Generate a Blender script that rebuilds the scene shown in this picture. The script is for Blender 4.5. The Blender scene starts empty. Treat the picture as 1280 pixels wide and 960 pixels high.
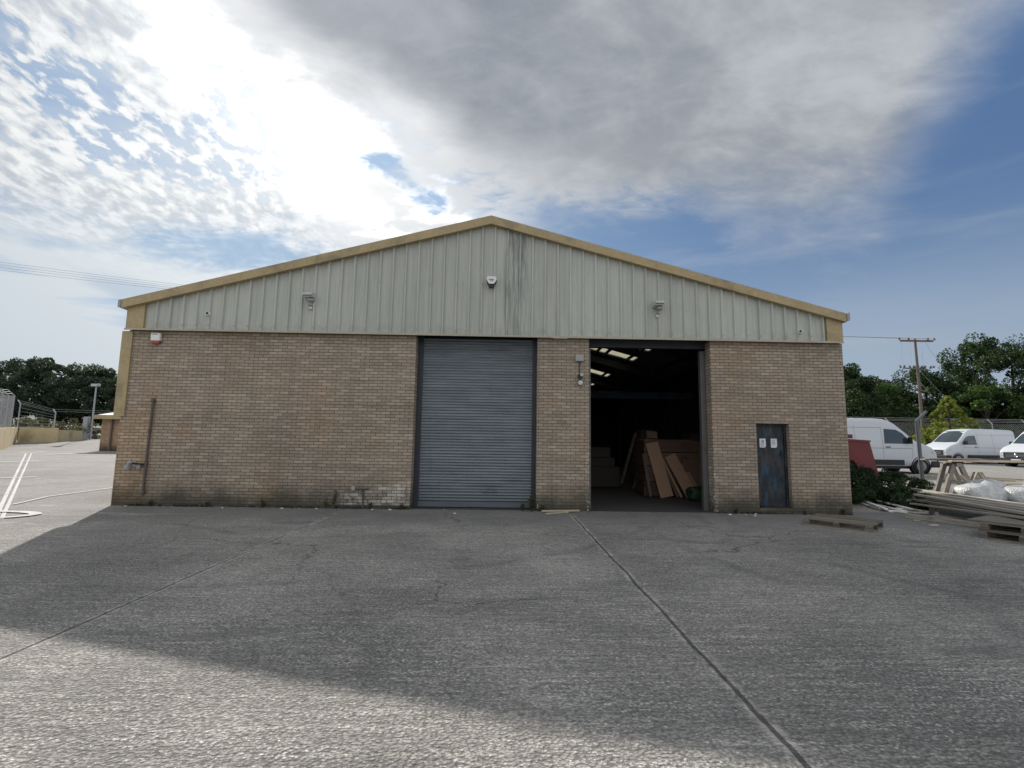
import bpy, math, random
import numpy as np
from mathutils import Vector, Matrix, Euler

random.seed(7)
rng = np.random.default_rng(11)
S = bpy.context.scene
COL = S.collection
R = math.radians

# ------------------------------------------------------------------ settings
EXPO = 0.85
S.view_settings.view_transform = 'Standard'
S.view_settings.look = 'None'
S.view_settings.gamma = 1.0
S.view_settings.exposure = EXPO
S.view_settings.use_curve_mapping = False
S.render.engine = 'CYCLES'
S.cycles.max_bounces = 6
S.cycles.diffuse_bounces = 3
S.cycles.transparent_max_bounces = 6
S.cycles.use_denoising = True
S.cycles.sample_clamp_indirect = 6.0

# ------------------------------------------------------------------ ground shape
GYL = [-90, 12, 40, 45, 50, 75, 100, 700]
GZL = [0, 0, .40, .85, 1.08, 2.6, 3.0, 3.0]
GYR = [-90, 13.2, 15.5, 23, 36, 60, 100, 700]
GZR = [0, 0, .26, .38, .58, .9, 1.0, 1.0]


def gz(x, y):
    if x < -9.05:
        return float(np.interp(y, GYL, GZL))
    if x > 8.35:
        return float(np.interp(y, GYR, GZR))
    if y < 36.05:
        return 0.0
    t = (x + 9.05) / 17.4
    return float(np.interp(y, GYL, GZL)) * (1 - t) + float(np.interp(y, GYR, GZR)) * t


# ------------------------------------------------------------------ mesh builder
class MB:
    def __init__(self):
        self.v = []
        self.f = []

    def add(self, vs, fs):
        n = len(self.v)
        self.v.extend([tuple(p) for p in vs])
        self.f.extend([tuple(i + n for i in f) for f in fs])
        return self

    def box(self, x0, x1, y0, y1, z0, z1, M=None):
        vs = [(x, y, z) for z in (z0, z1) for y in (y0, y1) for x in (x0, x1)]
        if M is not None:
            vs = [M @ Vector(p) for p in vs]
        return self.add(vs, [(0, 2, 3, 1), (4, 5, 7, 6), (0, 1, 5, 4), (2, 6, 7, 3), (0, 4, 6, 2), (1, 3, 7, 5)])

    def cbox(self, x0, x1, y0, y1, z0, z1, c=.01, M=None):
        """box with chamfered edges"""
        vs = []
        for sx, X in ((1, x0), (-1, x1)):
            for sy, Y in ((1, y0), (-1, y1)):
                for sz, Z in ((1, z0), (-1, z1)):
                    vs.append((X, Y + sy * c, Z + sz * c))
                    vs.append((X + sx * c, Y, Z + sz * c))
                    vs.append((X + sx * c, Y + sy * c, Z))
        if M is not None:
            vs = [M @ Vector(p) for p in vs]
        def q(i, j, k, a):
            return ((i * 2 + j) * 2 + k) * 3 + a
        fs = []
        for i in (0, 1):
            l = [q(i, 0, 0, 0), q(i, 1, 0, 0), q(i, 1, 1, 0), q(i, 0, 1, 0)]
            fs.append(l if i else l[::-1])
            l = [q(0, i, 0, 1), q(0, i, 1, 1), q(1, i, 1, 1), q(1, i, 0, 1)]
            fs.append(l if i else l[::-1])
            l = [q(0, 0, i, 2), q(1, 0, i, 2), q(1, 1, i, 2), q(0, 1, i, 2)]
            fs.append(l if i else l[::-1])
        for i in (0, 1):
            for j in (0, 1):
                fs.append((q(i, j, 0, 0), q(i, j, 1, 0), q(i, j, 1, 1), q(i, j, 0, 1)))
                fs.append((q(i, 0, j, 0), q(i, 1, j, 0), q(i, 1, j, 2), q(i, 0, j, 2)))
                fs.append((q(0, i, j, 1), q(1, i, j, 1), q(1, i, j, 2), q(0, i, j, 2)))
                for k in (0, 1):
                    fs.append((q(i, j, k, 0), q(i, j, k, 1), q(i, j, k, 2)))
        return self.add(vs, fs)

    def prism(self, poly, axis, a, b, M=None):
        """extrude a 2-D polygon along axis 'x','y','z' from a to b"""
        def mk(p, t):
            if axis == 'x':
                return (t, p[0], p[1])
            if axis == 'y':
                return (p[0], t, p[1])
            return (p[0], p[1], t)
        n = len(poly)
        vs = [mk(p, a) for p in poly] + [mk(p, b) for p in poly]
        if M is not None:
            vs = [M @ Vector(p) for p in vs]
        fs = [tuple(range(n)), tuple(range(2 * n - 1, n - 1, -1))]
        for i in range(n):
            j = (i + 1) % n
            fs.append((i, i + n, j + n, j))
        return self.add(vs, fs)

    def tube(self, pts, r, n=8, cap=True):
        pts = [Vector(p) for p in pts]
        if not isinstance(r, (list, tuple)):
            r = [r] * len(pts)
        vs, fs = [], []
        u = None
        for i, p in enumerate(pts):
            d = (pts[min(i + 1, len(pts) - 1)] - pts[max(i - 1, 0)]).normalized()
            if u is None:
                u = d.cross(Vector((0, 0, 1)))
                if u.length < 1e-3:
                    u = Vector((1, 0, 0))
            u = (u - d * u.dot(d)).normalized()
            w = d.cross(u)
            for k in range(n):
                a = 2 * math.pi * k / n
                vs.append(p + (u * math.cos(a) + w * math.sin(a)) * r[i])
        for i in range(len(pts) - 1):
            for k in range(n):
                l = (k + 1) % n
                fs.append((i * n + k, i * n + l, (i + 1) * n + l, (i + 1) * n + k))
        if cap:
            fs.append(tuple(range(n))[::-1])
            fs.append(tuple(range((len(pts) - 1) * n, len(pts) * n)))
        return self.add(vs, fs)

    def lathe(self, prof, n=24, M=None):
        """profile (r,z) about z"""
        vs, fs = [], []
        for r, z in prof:
            for k in range(n):
                a = 2 * math.pi * k / n
                vs.append((r * math.cos(a), r * math.sin(a), z))
        for i in range(len(prof) - 1):
            for k in range(n):
                l = (k + 1) % n
                fs.append((i * n + k, i * n + l, (i + 1) * n + l, (i + 1) * n + k))
        fs.append(tuple(range(n))[::-1])
        fs.append(tuple(range((len(prof) - 1) * n, len(prof) * n)))
        if M is not None:
            vs = [M @ Vector(p) for p in vs]
        return self.add(vs, fs)

    def build(self, name, mat, parent=None, world=True, smooth=False, loc=None):
        off = Vector((0, 0, 0))
        if parent is not None and world:
            p = parent
            while p is not None:
                off += p.location
                p = p.parent
        if loc is not None:
            off = Vector(loc)
        me = bpy.data.meshes.new(name)
        me.from_pydata([(p[0] - off.x, p[1] - off.y, p[2] - off.z) for p in self.v], [], self.f)
        import bmesh
        bm = bmesh.new()
        bm.from_mesh(me)
        bmesh.ops.recalc_face_normals(bm, faces=bm.faces)
        bm.to_mesh(me)
        bm.free()
        if smooth:
            me.polygons.foreach_set('use_smooth', [True] * len(me.polygons))
        me.materials.append(mat)
        o = bpy.data.objects.new(name, me)
        COL.objects.link(o)
        if loc is not None and parent is None:
            o.location = loc
        if parent is not None:
            o.parent = parent
        return o


def numesh(name, verts, quads, mat, parent=None):
    me = bpy.data.meshes.new(name)
    verts = np.asarray(verts, dtype=np.float32)
    quads = np.asarray(quads, dtype=np.int32)
    k = quads.shape[1]
    me.vertices.add(len(verts))
    me.vertices.foreach_set('co', verts.ravel())
    me.loops.add(quads.size)
    me.loops.foreach_set('vertex_index', quads.ravel())
    me.polygons.add(len(quads))
    me.polygons.foreach_set('loop_start', np.arange(0, quads.size, k, dtype=np.int32))
    me.polygons.foreach_set('loop_total', np.full(len(quads), k, dtype=np.int32))
    me.update(calc_edges=True)
    me.materials.append(mat)
    o = bpy.data.objects.new(name, me)
    COL.objects.link(o)
    if parent is not None:
        o.parent = parent
    return o


def tag(o, label=None, cat=None, group=None, kind=None):
    if label:
        o['label'] = label
    if cat:
        o['category'] = cat
    if group:
        o['group'] = group
    if kind:
        o['kind'] = kind
    return o


def thing(name, loc, label, cat, group=None, rz=0):
    o = bpy.data.objects.new(name, None)
    o.empty_display_size = .2
    COL.objects.link(o)
    o.location = loc
    o.rotation_euler = (0, 0, rz)
    return tag(o, label, cat, group)


def dup(root, loc, rz=None, label=None, scale=None):
    c = root.copy()
    COL.objects.link(c)
    c.location = loc
    if rz is not None:
        c.rotation_euler = (0, 0, rz)
    if scale is not None:
        c.scale = scale
    if label:
        c['label'] = label
    for ch in list(root.children):
        d = ch.copy()
        COL.objects.link(d)
        d.parent = c
        for g in list(ch.children):
            e = g.copy()
            COL.objects.link(e)
            e.parent = d
    return c


# ------------------------------------------------------------------ node helpers
class NT:
    def __init__(self, nt):
        self.t = nt

    def n(self, typ, **kw):
        nd = self.t.nodes.new(typ)
        for k, v in kw.items():
            setattr(nd, k, v)
        return nd

    def put(self, sock, v):
        if isinstance(v, bpy.types.NodeSocket):
            self.t.links.new(v, sock)
        else:
            if sock.type == 'RGBA' and not isinstance(v, (int, float)) and len(v) == 3:
                v = (*v, 1)
            if sock.type == 'RGBA' and isinstance(v, (int, float)):
                v = (v, v, v, 1)
            sock.default_value = v

    def m(self, op, a, b=0.0, c=0.0, clamp=False):
        nd = self.n('ShaderNodeMath', operation=op, use_clamp=clamp)
        self.put(nd.inputs[0], a)
        self.put(nd.inputs[1], b)
        self.put(nd.inputs[2], c)
        return nd.outputs[0]

    def sm(self, x, a, b):
        nd = self.n('ShaderNodeMapRange', interpolation_type='SMOOTHSTEP')
        self.put(nd.inputs['Value'], x)
        self.put(nd.inputs['From Min'], a)
        self.put(nd.inputs['From Max'], b)
        return nd.outputs['Result']

    def lin(self, x, a, b, c, d):
        nd = self.n('ShaderNodeMapRange')
        self.put(nd.inputs['Value'], x)
        self.put(nd.inputs['From Min'], a)
        self.put(nd.inputs['From Max'], b)
        self.put(nd.inputs['To Min'], c)
        self.put(nd.inputs['To Max'], d)
        return nd.outputs['Result']

    def mix(self, f, a, b, mode='MIX'):
        nd = self.n('ShaderNodeMix', data_type='RGBA', blend_type=mode)
        self.put(nd.inputs[0], f)
        self.put(nd.inputs[6], a)
        self.put(nd.inputs[7], b)
        return nd.outputs[2]

    def noise(self, vec, scale=5., detail=4., rough=.55, dist=0., out='Fac'):
        nd = self.n('ShaderNodeTexNoise')
        if vec is not None:
            self.put(nd.inputs['Vector'], vec)
        nd.inputs['Scale'].default_value = scale
        nd.inputs['Detail'].default_value = detail
        nd.inputs['Roughness'].default_value = rough
        nd.inputs['Distortion'].default_value = dist
        return nd.outputs[out]

    def vor(self, vec, scale=5., feature='F1', out='Distance'):
        nd = self.n('ShaderNodeTexVoronoi', feature=feature)
        self.put(nd.inputs['Vector'], vec)
        nd.inputs['Scale'].default_value = scale
        return nd.outputs[out]

    def comb(self, x, y, z=0.):
        nd = self.n('ShaderNodeCombineXYZ')
        for s, v in zip(nd.inputs, (x, y, z)):
            self.put(s, v)
        return nd.outputs[0]

    def sep(self, v):
        nd = self.n('ShaderNodeSeparateXYZ')
        self.put(nd.inputs[0], v)
        return nd.outputs

    def map(self, v, loc=(0, 0, 0), rot=(0, 0, 0), scale=(1, 1, 1)):
        nd = self.n('ShaderNodeMapping')
        self.put(nd.inputs['Vector'], v)
        nd.inputs['Location'].default_value = loc
        nd.inputs['Rotation'].default_value = rot
        nd.inputs['Scale'].default_value = scale
        return nd.outputs[0]

    def ramp(self, f, stops, interp='LINEAR'):
        nd = self.n('ShaderNodeValToRGB')
        cr = nd.color_ramp
        cr.interpolation = interp
        while len(cr.elements) > 1:
            cr.elements.remove(cr.elements[0])
        cr.elements[0].position = stops[0][0]
        def c4(c):
            return (c, c, c, 1) if isinstance(c, (int, float)) else (*c, 1)
        cr.elements[0].color = c4(stops[0][1])
        for p, c in stops[1:]:
            e = cr.elements.new(p)
            e.color = c4(c)
        self.put(nd.inputs[0], f)
        return nd.outputs[0]

    def obj(self):
        return self.n('ShaderNodeTexCoord').outputs['Object']

    def bump(self, h, strength=.5, dist=.01, normal=None):
        nd = self.n('ShaderNodeBump')
        nd.inputs['Strength'].default_value = strength
        nd.inputs['Distance'].default_value = dist
        self.put(nd.inputs['Height'], h)
        if normal is not None:
            self.put(nd.inputs['Normal'], normal)
        return nd.outputs[0]

    def bsdf(self, col, rough=.7, metal=0., normal=None, spec=.5):
        nd = self.n('ShaderNodeBsdfPrincipled')
        self.put(nd.inputs['Base Color'], col)
        self.put(nd.inputs['Roughness'], rough)
        self.put(nd.inputs['Metallic'], metal)
        self.put(nd.inputs['Specular IOR Level'], spec)
        if normal is not None:
            self.put(nd.inputs['Normal'], normal)
        return nd.outputs[0]

    def out(self, sh):
        o = self.n('ShaderNodeOutputMaterial')
        self.put(o.inputs['Surface'], sh)


def new_mat(name):
    m = bpy.data.materials.new(name)
    m.use_nodes = True
    m.node_tree.nodes.clear()
    return m, NT(m.node_tree)


def paint(name, col, rough=.6, var=.25, scale=3., metal=0., stretch=(1, 1, 1), bump=0., dirt=None, spec=.4):
    m, t = new_mat(name)
    v = t.map(t.obj(), scale=stretch)
    a = t.noise(v, scale, 6, .65)
    b = t.noise(v, scale * 9, 3, .6)
    k = t.m('MULTIPLY_ADD', t.m('SUBTRACT', t.m('ADD', a, b), 1.0), var * 1.6, 1.0)
    c = t.mix(1.0, (*col, 1), t.comb(k, k, k), 'MULTIPLY')
    if dirt:
        c = t.mix(t.sm(t.noise(v, scale * .7, 8, .7), .5, .68), c, (*dirt, 1))
    nrm = t.bump(b, bump, .004) if bump else None
    t.out(t.bsdf(c, rough, metal, nrm, spec))
    return m


def timber(name, col, axis=0, dark=.5, fine=1.):
    m, t = new_mat(name)
    sc = [16, 16, 16]
    sc[axis] = 1.2
    v = t.map(t.obj(), scale=sc)
    isl = t.n('ShaderNodeObjectInfo').outputs['Random']
    g = t.noise(v, 2.2, 6, .65, .4)
    f = t.sm(g, .25, .75)
    c = t.mix(f, tuple(x * dark for x in col), col)
    k = t.lin(isl, 0, 1, .62, 1.3)
    c = t.mix(1.0, c, t.comb(k, k, k), 'MULTIPLY')
    st = t.sm(t.noise(t.obj(), 3.1, 5, .6), .55, .75)
    c = t.mix(t.m('MULTIPLY', st, .45), c, tuple(x * .35 for x in col))
    t.out(t.bsdf(c, .8, 0, t.bump(g, .35, .004), .25))
    return m


def foliage(name, c0, c1, trans=.35):
    m, t = new_mat(name)
    isl = t.n('ShaderNodeNewGeometry').outputs['Random Per Island']
    big = t.noise(t.obj(), .75, 4, .65)
    f = t.m('ADD', t.m('MULTIPLY', isl, .5), t.m('MULTIPLY', t.sm(big, .38, .62), .5))
    c = t.mix(f, c0, c1)
    d = t.bsdf(c, .55, 0, None, .3)
    tr = t.n('ShaderNodeBsdfTranslucent')
    t.put(tr.inputs[0], t.mix(1.0, c, (1.2, 1.35, .6, 1), 'MULTIPLY'))
    mx = t.n('ShaderNodeMixShader')
    mx.inputs[0].default_value = trans
    t.put(mx.inputs[1], d)
    t.put(mx.inputs[2], tr.outputs[0])
    t.out(mx.outputs[0])
    return m


# ------------------------------------------------------------------ materials
def mat_brick(name, efflor=False, chips=None, tint=(1, 1, 1), damp=.75):
    m, t = new_mat(name)
    o = t.obj()
    s = t.sep(o)
    u = t.m('ADD', s[0], s[1])
    vec = t.comb(u, s[2], 0.)
    wob = t.noise(o, 1.6, 3, .6, out='Color')
    vadd = t.n('ShaderNodeVectorMath', operation='MULTIPLY_ADD')
    t.put(vadd.inputs[0], wob)
    vadd.inputs[1].default_value = (.02, .028, 0)
    t.put(vadd.inputs[2], vec)
    vec = vadd.outputs[0]

    def brick(c1, c2, mo, bias=0.):
        b = t.n('ShaderNodeTexBrick', offset=.5, offset_frequency=2, squash=1.0)
        t.put(b.inputs['Vector'], vec)
        t.put(b.inputs['Color1'], c1)
        t.put(b.inputs['Color2'], c2)
        t.put(b.inputs['Mortar'], mo)
        b.inputs['Scale'].default_value = 1.0
        b.inputs['Mortar Size'].default_value = .0072
        b.inputs['Mortar Smooth'].default_value = .25
        b.inputs['Bias'].default_value = bias
        b.inputs['Brick Width'].default_value = .225
        b.inputs['Row Height'].default_value = .075
        return b
    b = brick((.40, .33, .257), (.315, .255, .195), (.135, .118, .10))
    b2 = brick((1, 1, 1), (0, 0, 0), (.3, .3, .3), -.1)
    col = b.outputs['Color']
    big = t.noise(o, .55, 5, .6)
    col = t.mix(t.m('MULTIPLY', t.sm(big, .42, .62), .55), col, t.mix(1., col, (.78, .80, .82, 1), 'MULTIPLY'))
    warm = t.noise(t.map(o, loc=(3, 7, 1)), .8, 4, .6)
    col = t.mix(t.m('MULTIPLY', t.sm(warm, .5, .68), .6), col, t.mix(1., col, (1.08, .95, .82, 1), 'MULTIPLY'))
    fine = t.noise(o, 38, 4, .7)
    k = t.lin(fine, .3, .7, .78, 1.2)
    col = t.mix(1., col, t.comb(k, k, k), 'MULTIPLY')
    crs = t.noise(t.map(o, scale=(.12, .12, 7.)), 1.9, 3, .6)
    kc = t.lin(crs, .3, .7, .84, 1.14)
    col = t.mix(1., col, t.comb(kc, kc, kc), 'MULTIPLY')
    # odd pale and dark bricks
    col = t.mix(t.m('MULTIPLY', t.sm(t.sep(b2.outputs['Color'])[0], .86, 1.), .22), col, (.50, .42, .34, 1))
    # streaks that ran down from the flashing
    stv = t.noise(t.map(o, scale=(2.2, 2.2, .16)), 2.5, 5, .6)
    col = t.mix(t.m('MULTIPLY', t.sm(stv, .52, .72), .35), col, t.mix(1., col, (.62, .62, .60, 1), 'MULTIPLY'))
    # damp, mossy foot of the wall
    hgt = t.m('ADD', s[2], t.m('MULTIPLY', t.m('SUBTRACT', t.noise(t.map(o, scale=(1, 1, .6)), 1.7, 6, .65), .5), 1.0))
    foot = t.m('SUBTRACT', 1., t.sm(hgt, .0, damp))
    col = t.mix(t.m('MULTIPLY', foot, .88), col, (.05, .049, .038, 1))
    if efflor:
        lw = t.m('MULTIPLY', t.m('SUBTRACT', 1., t.sm(t.m('ADD', s[0], t.m('MULTIPLY', warm, .3)), -8.0, -7.7)), t.m('SUBTRACT', 1., t.sm(s[2], 1.7, 2.5)))
        col = t.mix(t.m('MULTIPLY', lw, .45), col, t.mix(1., col, (1.18, .98, .76, 1), 'MULTIPLY'))
        ex = t.m('MULTIPLY', t.sm(s[0], -4.15, -2.9), t.m('SUBTRACT', 1., t.sm(s[0], -1.84, -1.80)))
        top = t.m('MULTIPLY_ADD', t.m('ADD', s[0], 4.0), .23, .20)
        ez = t.m('MULTIPLY', t.sm(s[2], .06, .12), t.m('SUBTRACT', 1., t.sm(t.m('SUBTRACT', s[2], top), -.08, .06)))
        e = t.m('MULTIPLY', t.m('MULTIPLY', ex, ez), t.lin(t.sep(b2.outputs['Color'])[0], 0, 1, .08, .7))
        e = t.m('MULTIPLY', e, t.m('SUBTRACT', 1., b.outputs['Fac']))
        col = t.mix(t.m('MULTIPLY', e, t.sm(t.noise(o, 7, 4, .6), .3, .55)), col, (.70, .64, .58, 1))
    if chips is not None:
        for cx in chips:
            dd = t.m('ABSOLUTE', t.m('SUBTRACT', s[0], cx))
            e = t.m('MULTIPLY', t.m('SUBTRACT', 1., t.sm(dd, .0, .2)), t.m('SUBTRACT', 1., t.sm(s[2], .9, 3.4)))
            nn = t.m('ADD', t.noise(o, 11, 5, .7), t.m('MULTIPLY', e, .24))
            col = t.mix(t.m('MULTIPLY', t.sm(nn, .80, .88), e), col, (.72, .68, .63, 1))
    if tint != (1, 1, 1):
        col = t.mix(1., col, (*tint, 1), 'MULTIPLY')
    h = t.m('SUBTRACT', t.m('MULTIPLY', fine, .35), b.outputs['Fac'])
    t.out(t.bsdf(col, .88, 0, t.bump(h, .7, .008), .2))
    return m


BRICK_A = mat_brick('brick buff left', efflor=True)
BRICK_B = mat_brick('brick buff doors', chips=(2.43, 5.52))
BRICK_S = mat_brick('brick shed', tint=(1.15, .95, .8))


def mat_cladding():
    m, t = new_mat('cladding sheet')
    o = t.obj()
    s = t.sep(o)
    pan = t.n('ShaderNodeTexWhiteNoise', noise_dimensions='1D')
    t.put(pan.inputs['W'], t.m('FLOOR', t.m('DIVIDE', s[0], .951)))
    k = t.lin(pan.outputs['Value'], 0, 1, .93, 1.05)
    st = t.noise(t.map(o, scale=(3.4, 3.4, .22)), 2.2, 6, .65)
    col = t.mix(t.sm(st, .35, .7), (.475, .488, .44, 1), (.40, .418, .375, 1))
    col = t.mix(1., col, t.comb(k, k, k), 'MULTIPLY')
    # two dirty sheets right of the ridge
    bx = t.m('MULTIPLY', t.sm(s[0], .28, .40), t.m('SUBTRACT', 1., t.sm(s[0], .88, 1.0)))
    n2 = t.noise(t.map(o, scale=(7, 7, .5)), 2.0, 7, .7)
    bz = t.lin(s[2], 4.2, 6.9, .55, 1.0)
    f = t.m('MULTIPLY', t.m('MULTIPLY', bx, bz), t.sm(n2, .36, .62))
    col = t.mix(t.m('MULTIPLY', f, .85), col, (.13, .14, .135, 1))
    # streaks here and there, thin grime at the foot and under the verge
    n3 = t.noise(t.map(o, loc=(9, 0, 0), scale=(9, 9, .35)), 1.3, 6, .7)
    col = t.mix(t.m('MULTIPLY', t.sm(n3, .62, .74), .5), col, (.22, .235, .22, 1))
    ft = t.m('MULTIPLY', t.m('SUBTRACT', 1., t.sm(s[2], 4.25, 4.62)), t.sm(t.noise(o, 4, 6, .7), .42, .7))
    col = t.mix(t.m('MULTIPLY', ft, .45), col, (.24, .25, .22, 1))
    dd = t.noise(o, 1.1, 6, .65)
    col = t.mix(t.m('MULTIPLY', t.sm(dd, .5, .75), .3), col, (.30, .32, .30, 1))
    t.out(t.bsdf(col, .5, 0, t.bump(dd, .15, .01), .35))
    return m


CLAD = mat_cladding()
YELLOW = paint('yellow trim', (.385, .30, .165), .55, .34, 1.8, dirt=(.25, .205, .125))
FLASH = paint('cream flashing', (.40, .36, .27), .55, .25, 2.)
ROOFM = paint('roof sheet', (.30, .31, .31), .55, .2, 1.)
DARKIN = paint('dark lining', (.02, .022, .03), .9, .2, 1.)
STEELB = paint('blue steel', (.07, .11, .18), .55, .3, 2., dirt=(.05, .05, .05))
STEELD = paint('dark steel', (.035, .04, .05), .5, .3, 3.)
STEELG = paint('grey steel', (.13, .13, .135), .5, .3, 4., metal=.3, dirt=(.13, .09, .07))
GALV = paint('galvanised', (.36, .37, .38), .5, .2, 6., metal=.5)
WHITE = paint('white plastic', (.72, .72, .70), .4, .08, 4.)
REDP = paint('red plastic', (.40, .05, .06), .4, .1, 4.)
BLACK = paint('black plastic', (.015, .015, .017), .35, .1, 4.)
GREYBOX = paint('grey box', (.33, .33, .31), .5, .1, 4.)
PIPE = paint('pipe', (.10, .085, .08), .6, .3, 5., dirt=(.16, .09, .06))
PAPER = paint('paper', (.74, .74, .76), .7, .06, 9.)
INK = paint('ink', (.10, .11, .13), .7, .1, 9.)
INKL = paint('pale ink', (.33, .35, .38), .7, .1, 9.)
TIM_GREY = timber('weathered timber', (.37, .335, .285), 0)
TIM_DARK = timber('old dark timber', (.20, .175, .15), 0)
TIM_ASH = timber('ash grey timber', (.50, .46, .40), 0, .7)
SCRAPW = paint('white offcut', (.75, .73, .69), .6, .2, 5.)
TIM_PALE = timber('pale timber', (.58, .49, .36), 0, .75)
TIM_PAL = timber('pallet timber', (.27, .235, .19), 0)
PLY = timber('ply sheets', (.15, .095, .07), 2, .8)
PLYFACE = timber('chipboard face', (.36, .225, .15), 2, .85)
CARD = paint('carton', (.085, .072, .056), .8, .15, 2.)
SACKG = paint('green sack', (.010, .036, .016), .6, .3, 5., bump=.4)
REDSKIP = paint('red skip paint', (.17, .03, .033), .5, .3, 2., dirt=(.16, .04, .035))
DKBLUE = paint('dark blue recess', (.02, .03, .055), .6, .2, 3.)
CONCW = paint('yellow concrete', (.52, .43, .255), .85, .28, 1.6, stretch=(1, 1, .5), bump=.4, dirt=(.33, .28, .18))
POLEW = paint('pole wood', (.125, .10, .085), .85, .3, 3., stretch=(1, 1, .2))
PORC = paint('insulator', (.12, .10, .09), .3, .1, 3.)
WIRE = paint('wire', (.34, .36, .38), .5, .1, 1.)
STRAND = paint('fence strand', (.42, .43, .43), .5, .1, 1.)
BARK = paint('bark', (.07, .055, .042), .9, .35, 4., stretch=(1, 1, .3), bump=.5)
LEAF_DK = foliage('leaves dark', (.012, .026, .011), (.05, .088, .03), .28)
LEAF_MID = foliage('leaves mid', (.03, .06, .016), (.075, .125, .035), .35)
LEAF_L = foliage('leaves left', (.030, .048, .036), (.072, .10, .065), .25)
LEAF_CON = foliage('conifer gold', (.06, .085, .015), (.34, .38, .08), .28)
LEAF_BUSH = foliage('bush leaves', (.012, .028, .01), (.04, .075, .022), .25)
LEAF_OLIVE = foliage('olive scrub', (.07, .075, .04), (.17, .165, .10), .15)
WEED = foliage('weed leaves', (.03, .045, .015), (.09, .11, .035), .25)
MOSS = foliage('moss', (.018, .02, .009), (.055, .06, .025), .1)
GRITM = paint('grit', (.20, .185, .165), .9, .5, 20.)
STALK = paint('dry stalk', (.09, .07, .05), .8, .3, 4.)
FLOWER = paint('yellow flowers', (.45, .38, .02), .7, .2, 6.)
VANW = paint('van white', (.53, .56, .60), .28, .05, 1.2, spec=.5)
VANBLK = paint('van black trim', (.018, .019, .022), .45, .1, 3.)
TYRE = paint('tyre', (.016, .016, .017), .85, .2, 6.)
RIM = paint('rim', (.22, .22, .23), .4, .15, 6., metal=.6)
CHROME = paint('chrome', (.55, .56, .58), .2, .05, 3., metal=.9)


def mat_glass(name, col=(.03, .045, .055)):
    m, t = new_mat(name)
    t.out(t.bsdf(col, .06, 0, None, .8))
    return m


GLASS = mat_glass('van glass')
LENSM = mat_glass('lamp lens', (.45, .47, .48))


def mat_shutter():
    m, t = new_mat('shutter slats')
    o = t.obj()
    s = t.sep(o)
    a = t.noise(t.map(o, scale=(.6, 1, 6)), 1.6, 5, .6)
    b = t.noise(o, 2.2, 6, .7)
    col = t.mix(t.sm(a, .3, .7), (.125, .148, .166, 1), (.185, .21, .228, 1))
    col = t.mix(t.m('MULTIPLY', t.sm(b, .5, .75), .4), col, (.10, .13, .16, 1))
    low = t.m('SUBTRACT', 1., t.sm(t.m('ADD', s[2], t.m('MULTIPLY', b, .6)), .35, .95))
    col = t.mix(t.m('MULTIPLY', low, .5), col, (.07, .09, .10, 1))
    # scuffed dark smear low down
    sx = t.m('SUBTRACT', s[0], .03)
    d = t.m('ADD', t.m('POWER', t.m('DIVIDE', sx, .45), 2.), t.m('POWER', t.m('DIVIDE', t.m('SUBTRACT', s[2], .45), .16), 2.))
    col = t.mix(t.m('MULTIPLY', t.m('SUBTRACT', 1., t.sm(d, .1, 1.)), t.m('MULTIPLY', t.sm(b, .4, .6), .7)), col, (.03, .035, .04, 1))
    rs = t.noise(t.map(o, scale=(9, 9, .5)), 1.5, 6, .7)
    col = t.mix(t.m('MULTIPLY', t.sm(rs, .58, .72), .5), col, (.075, .085, .092, 1))
    col = t.mix(t.m('MULTIPLY', t.m('MULTIPLY', t.sm(t.noise(o, 6, 6, .7), .58, .7), low), .7), col, (.12, .075, .05, 1))
    t.out(t.bsdf(col, .42, .25, None, .5))
    return m


SHUT = mat_shutter()


def mat_door():
    m, t = new_mat('scraped blue door')
    o = t.obj()
    v = t.map(o, scale=(3.2, 3.2, 1.0))
    a = t.noise(v, 2.2, 7, .7)
    b = t.noise(t.map(o, loc=(4, 1, 2), scale=(5, 5, 1.4)), 1.7, 7, .7)
    c = t.noise(o, 24, 4, .7)
    col = t.mix(t.sm(a, .34, .56), (.026, .068, .115, 1), (.012, .018, .024, 1))
    col = t.mix(t.m('MULTIPLY', t.sm(b, .48, .60), .88), col, (.055, .038, .027, 1))
    col = t.mix(t.m('MULTIPLY', t.sm(t.m('ADD', b, t.m('MULTIPLY', c, .15)), .70, .76), .5), col, (.14, .18, .22, 1))
    t.out(t.bsdf(col, .5, 0, t.bump(a, .3, .01), .4))
    return m


DOORM = mat_door()


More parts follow.
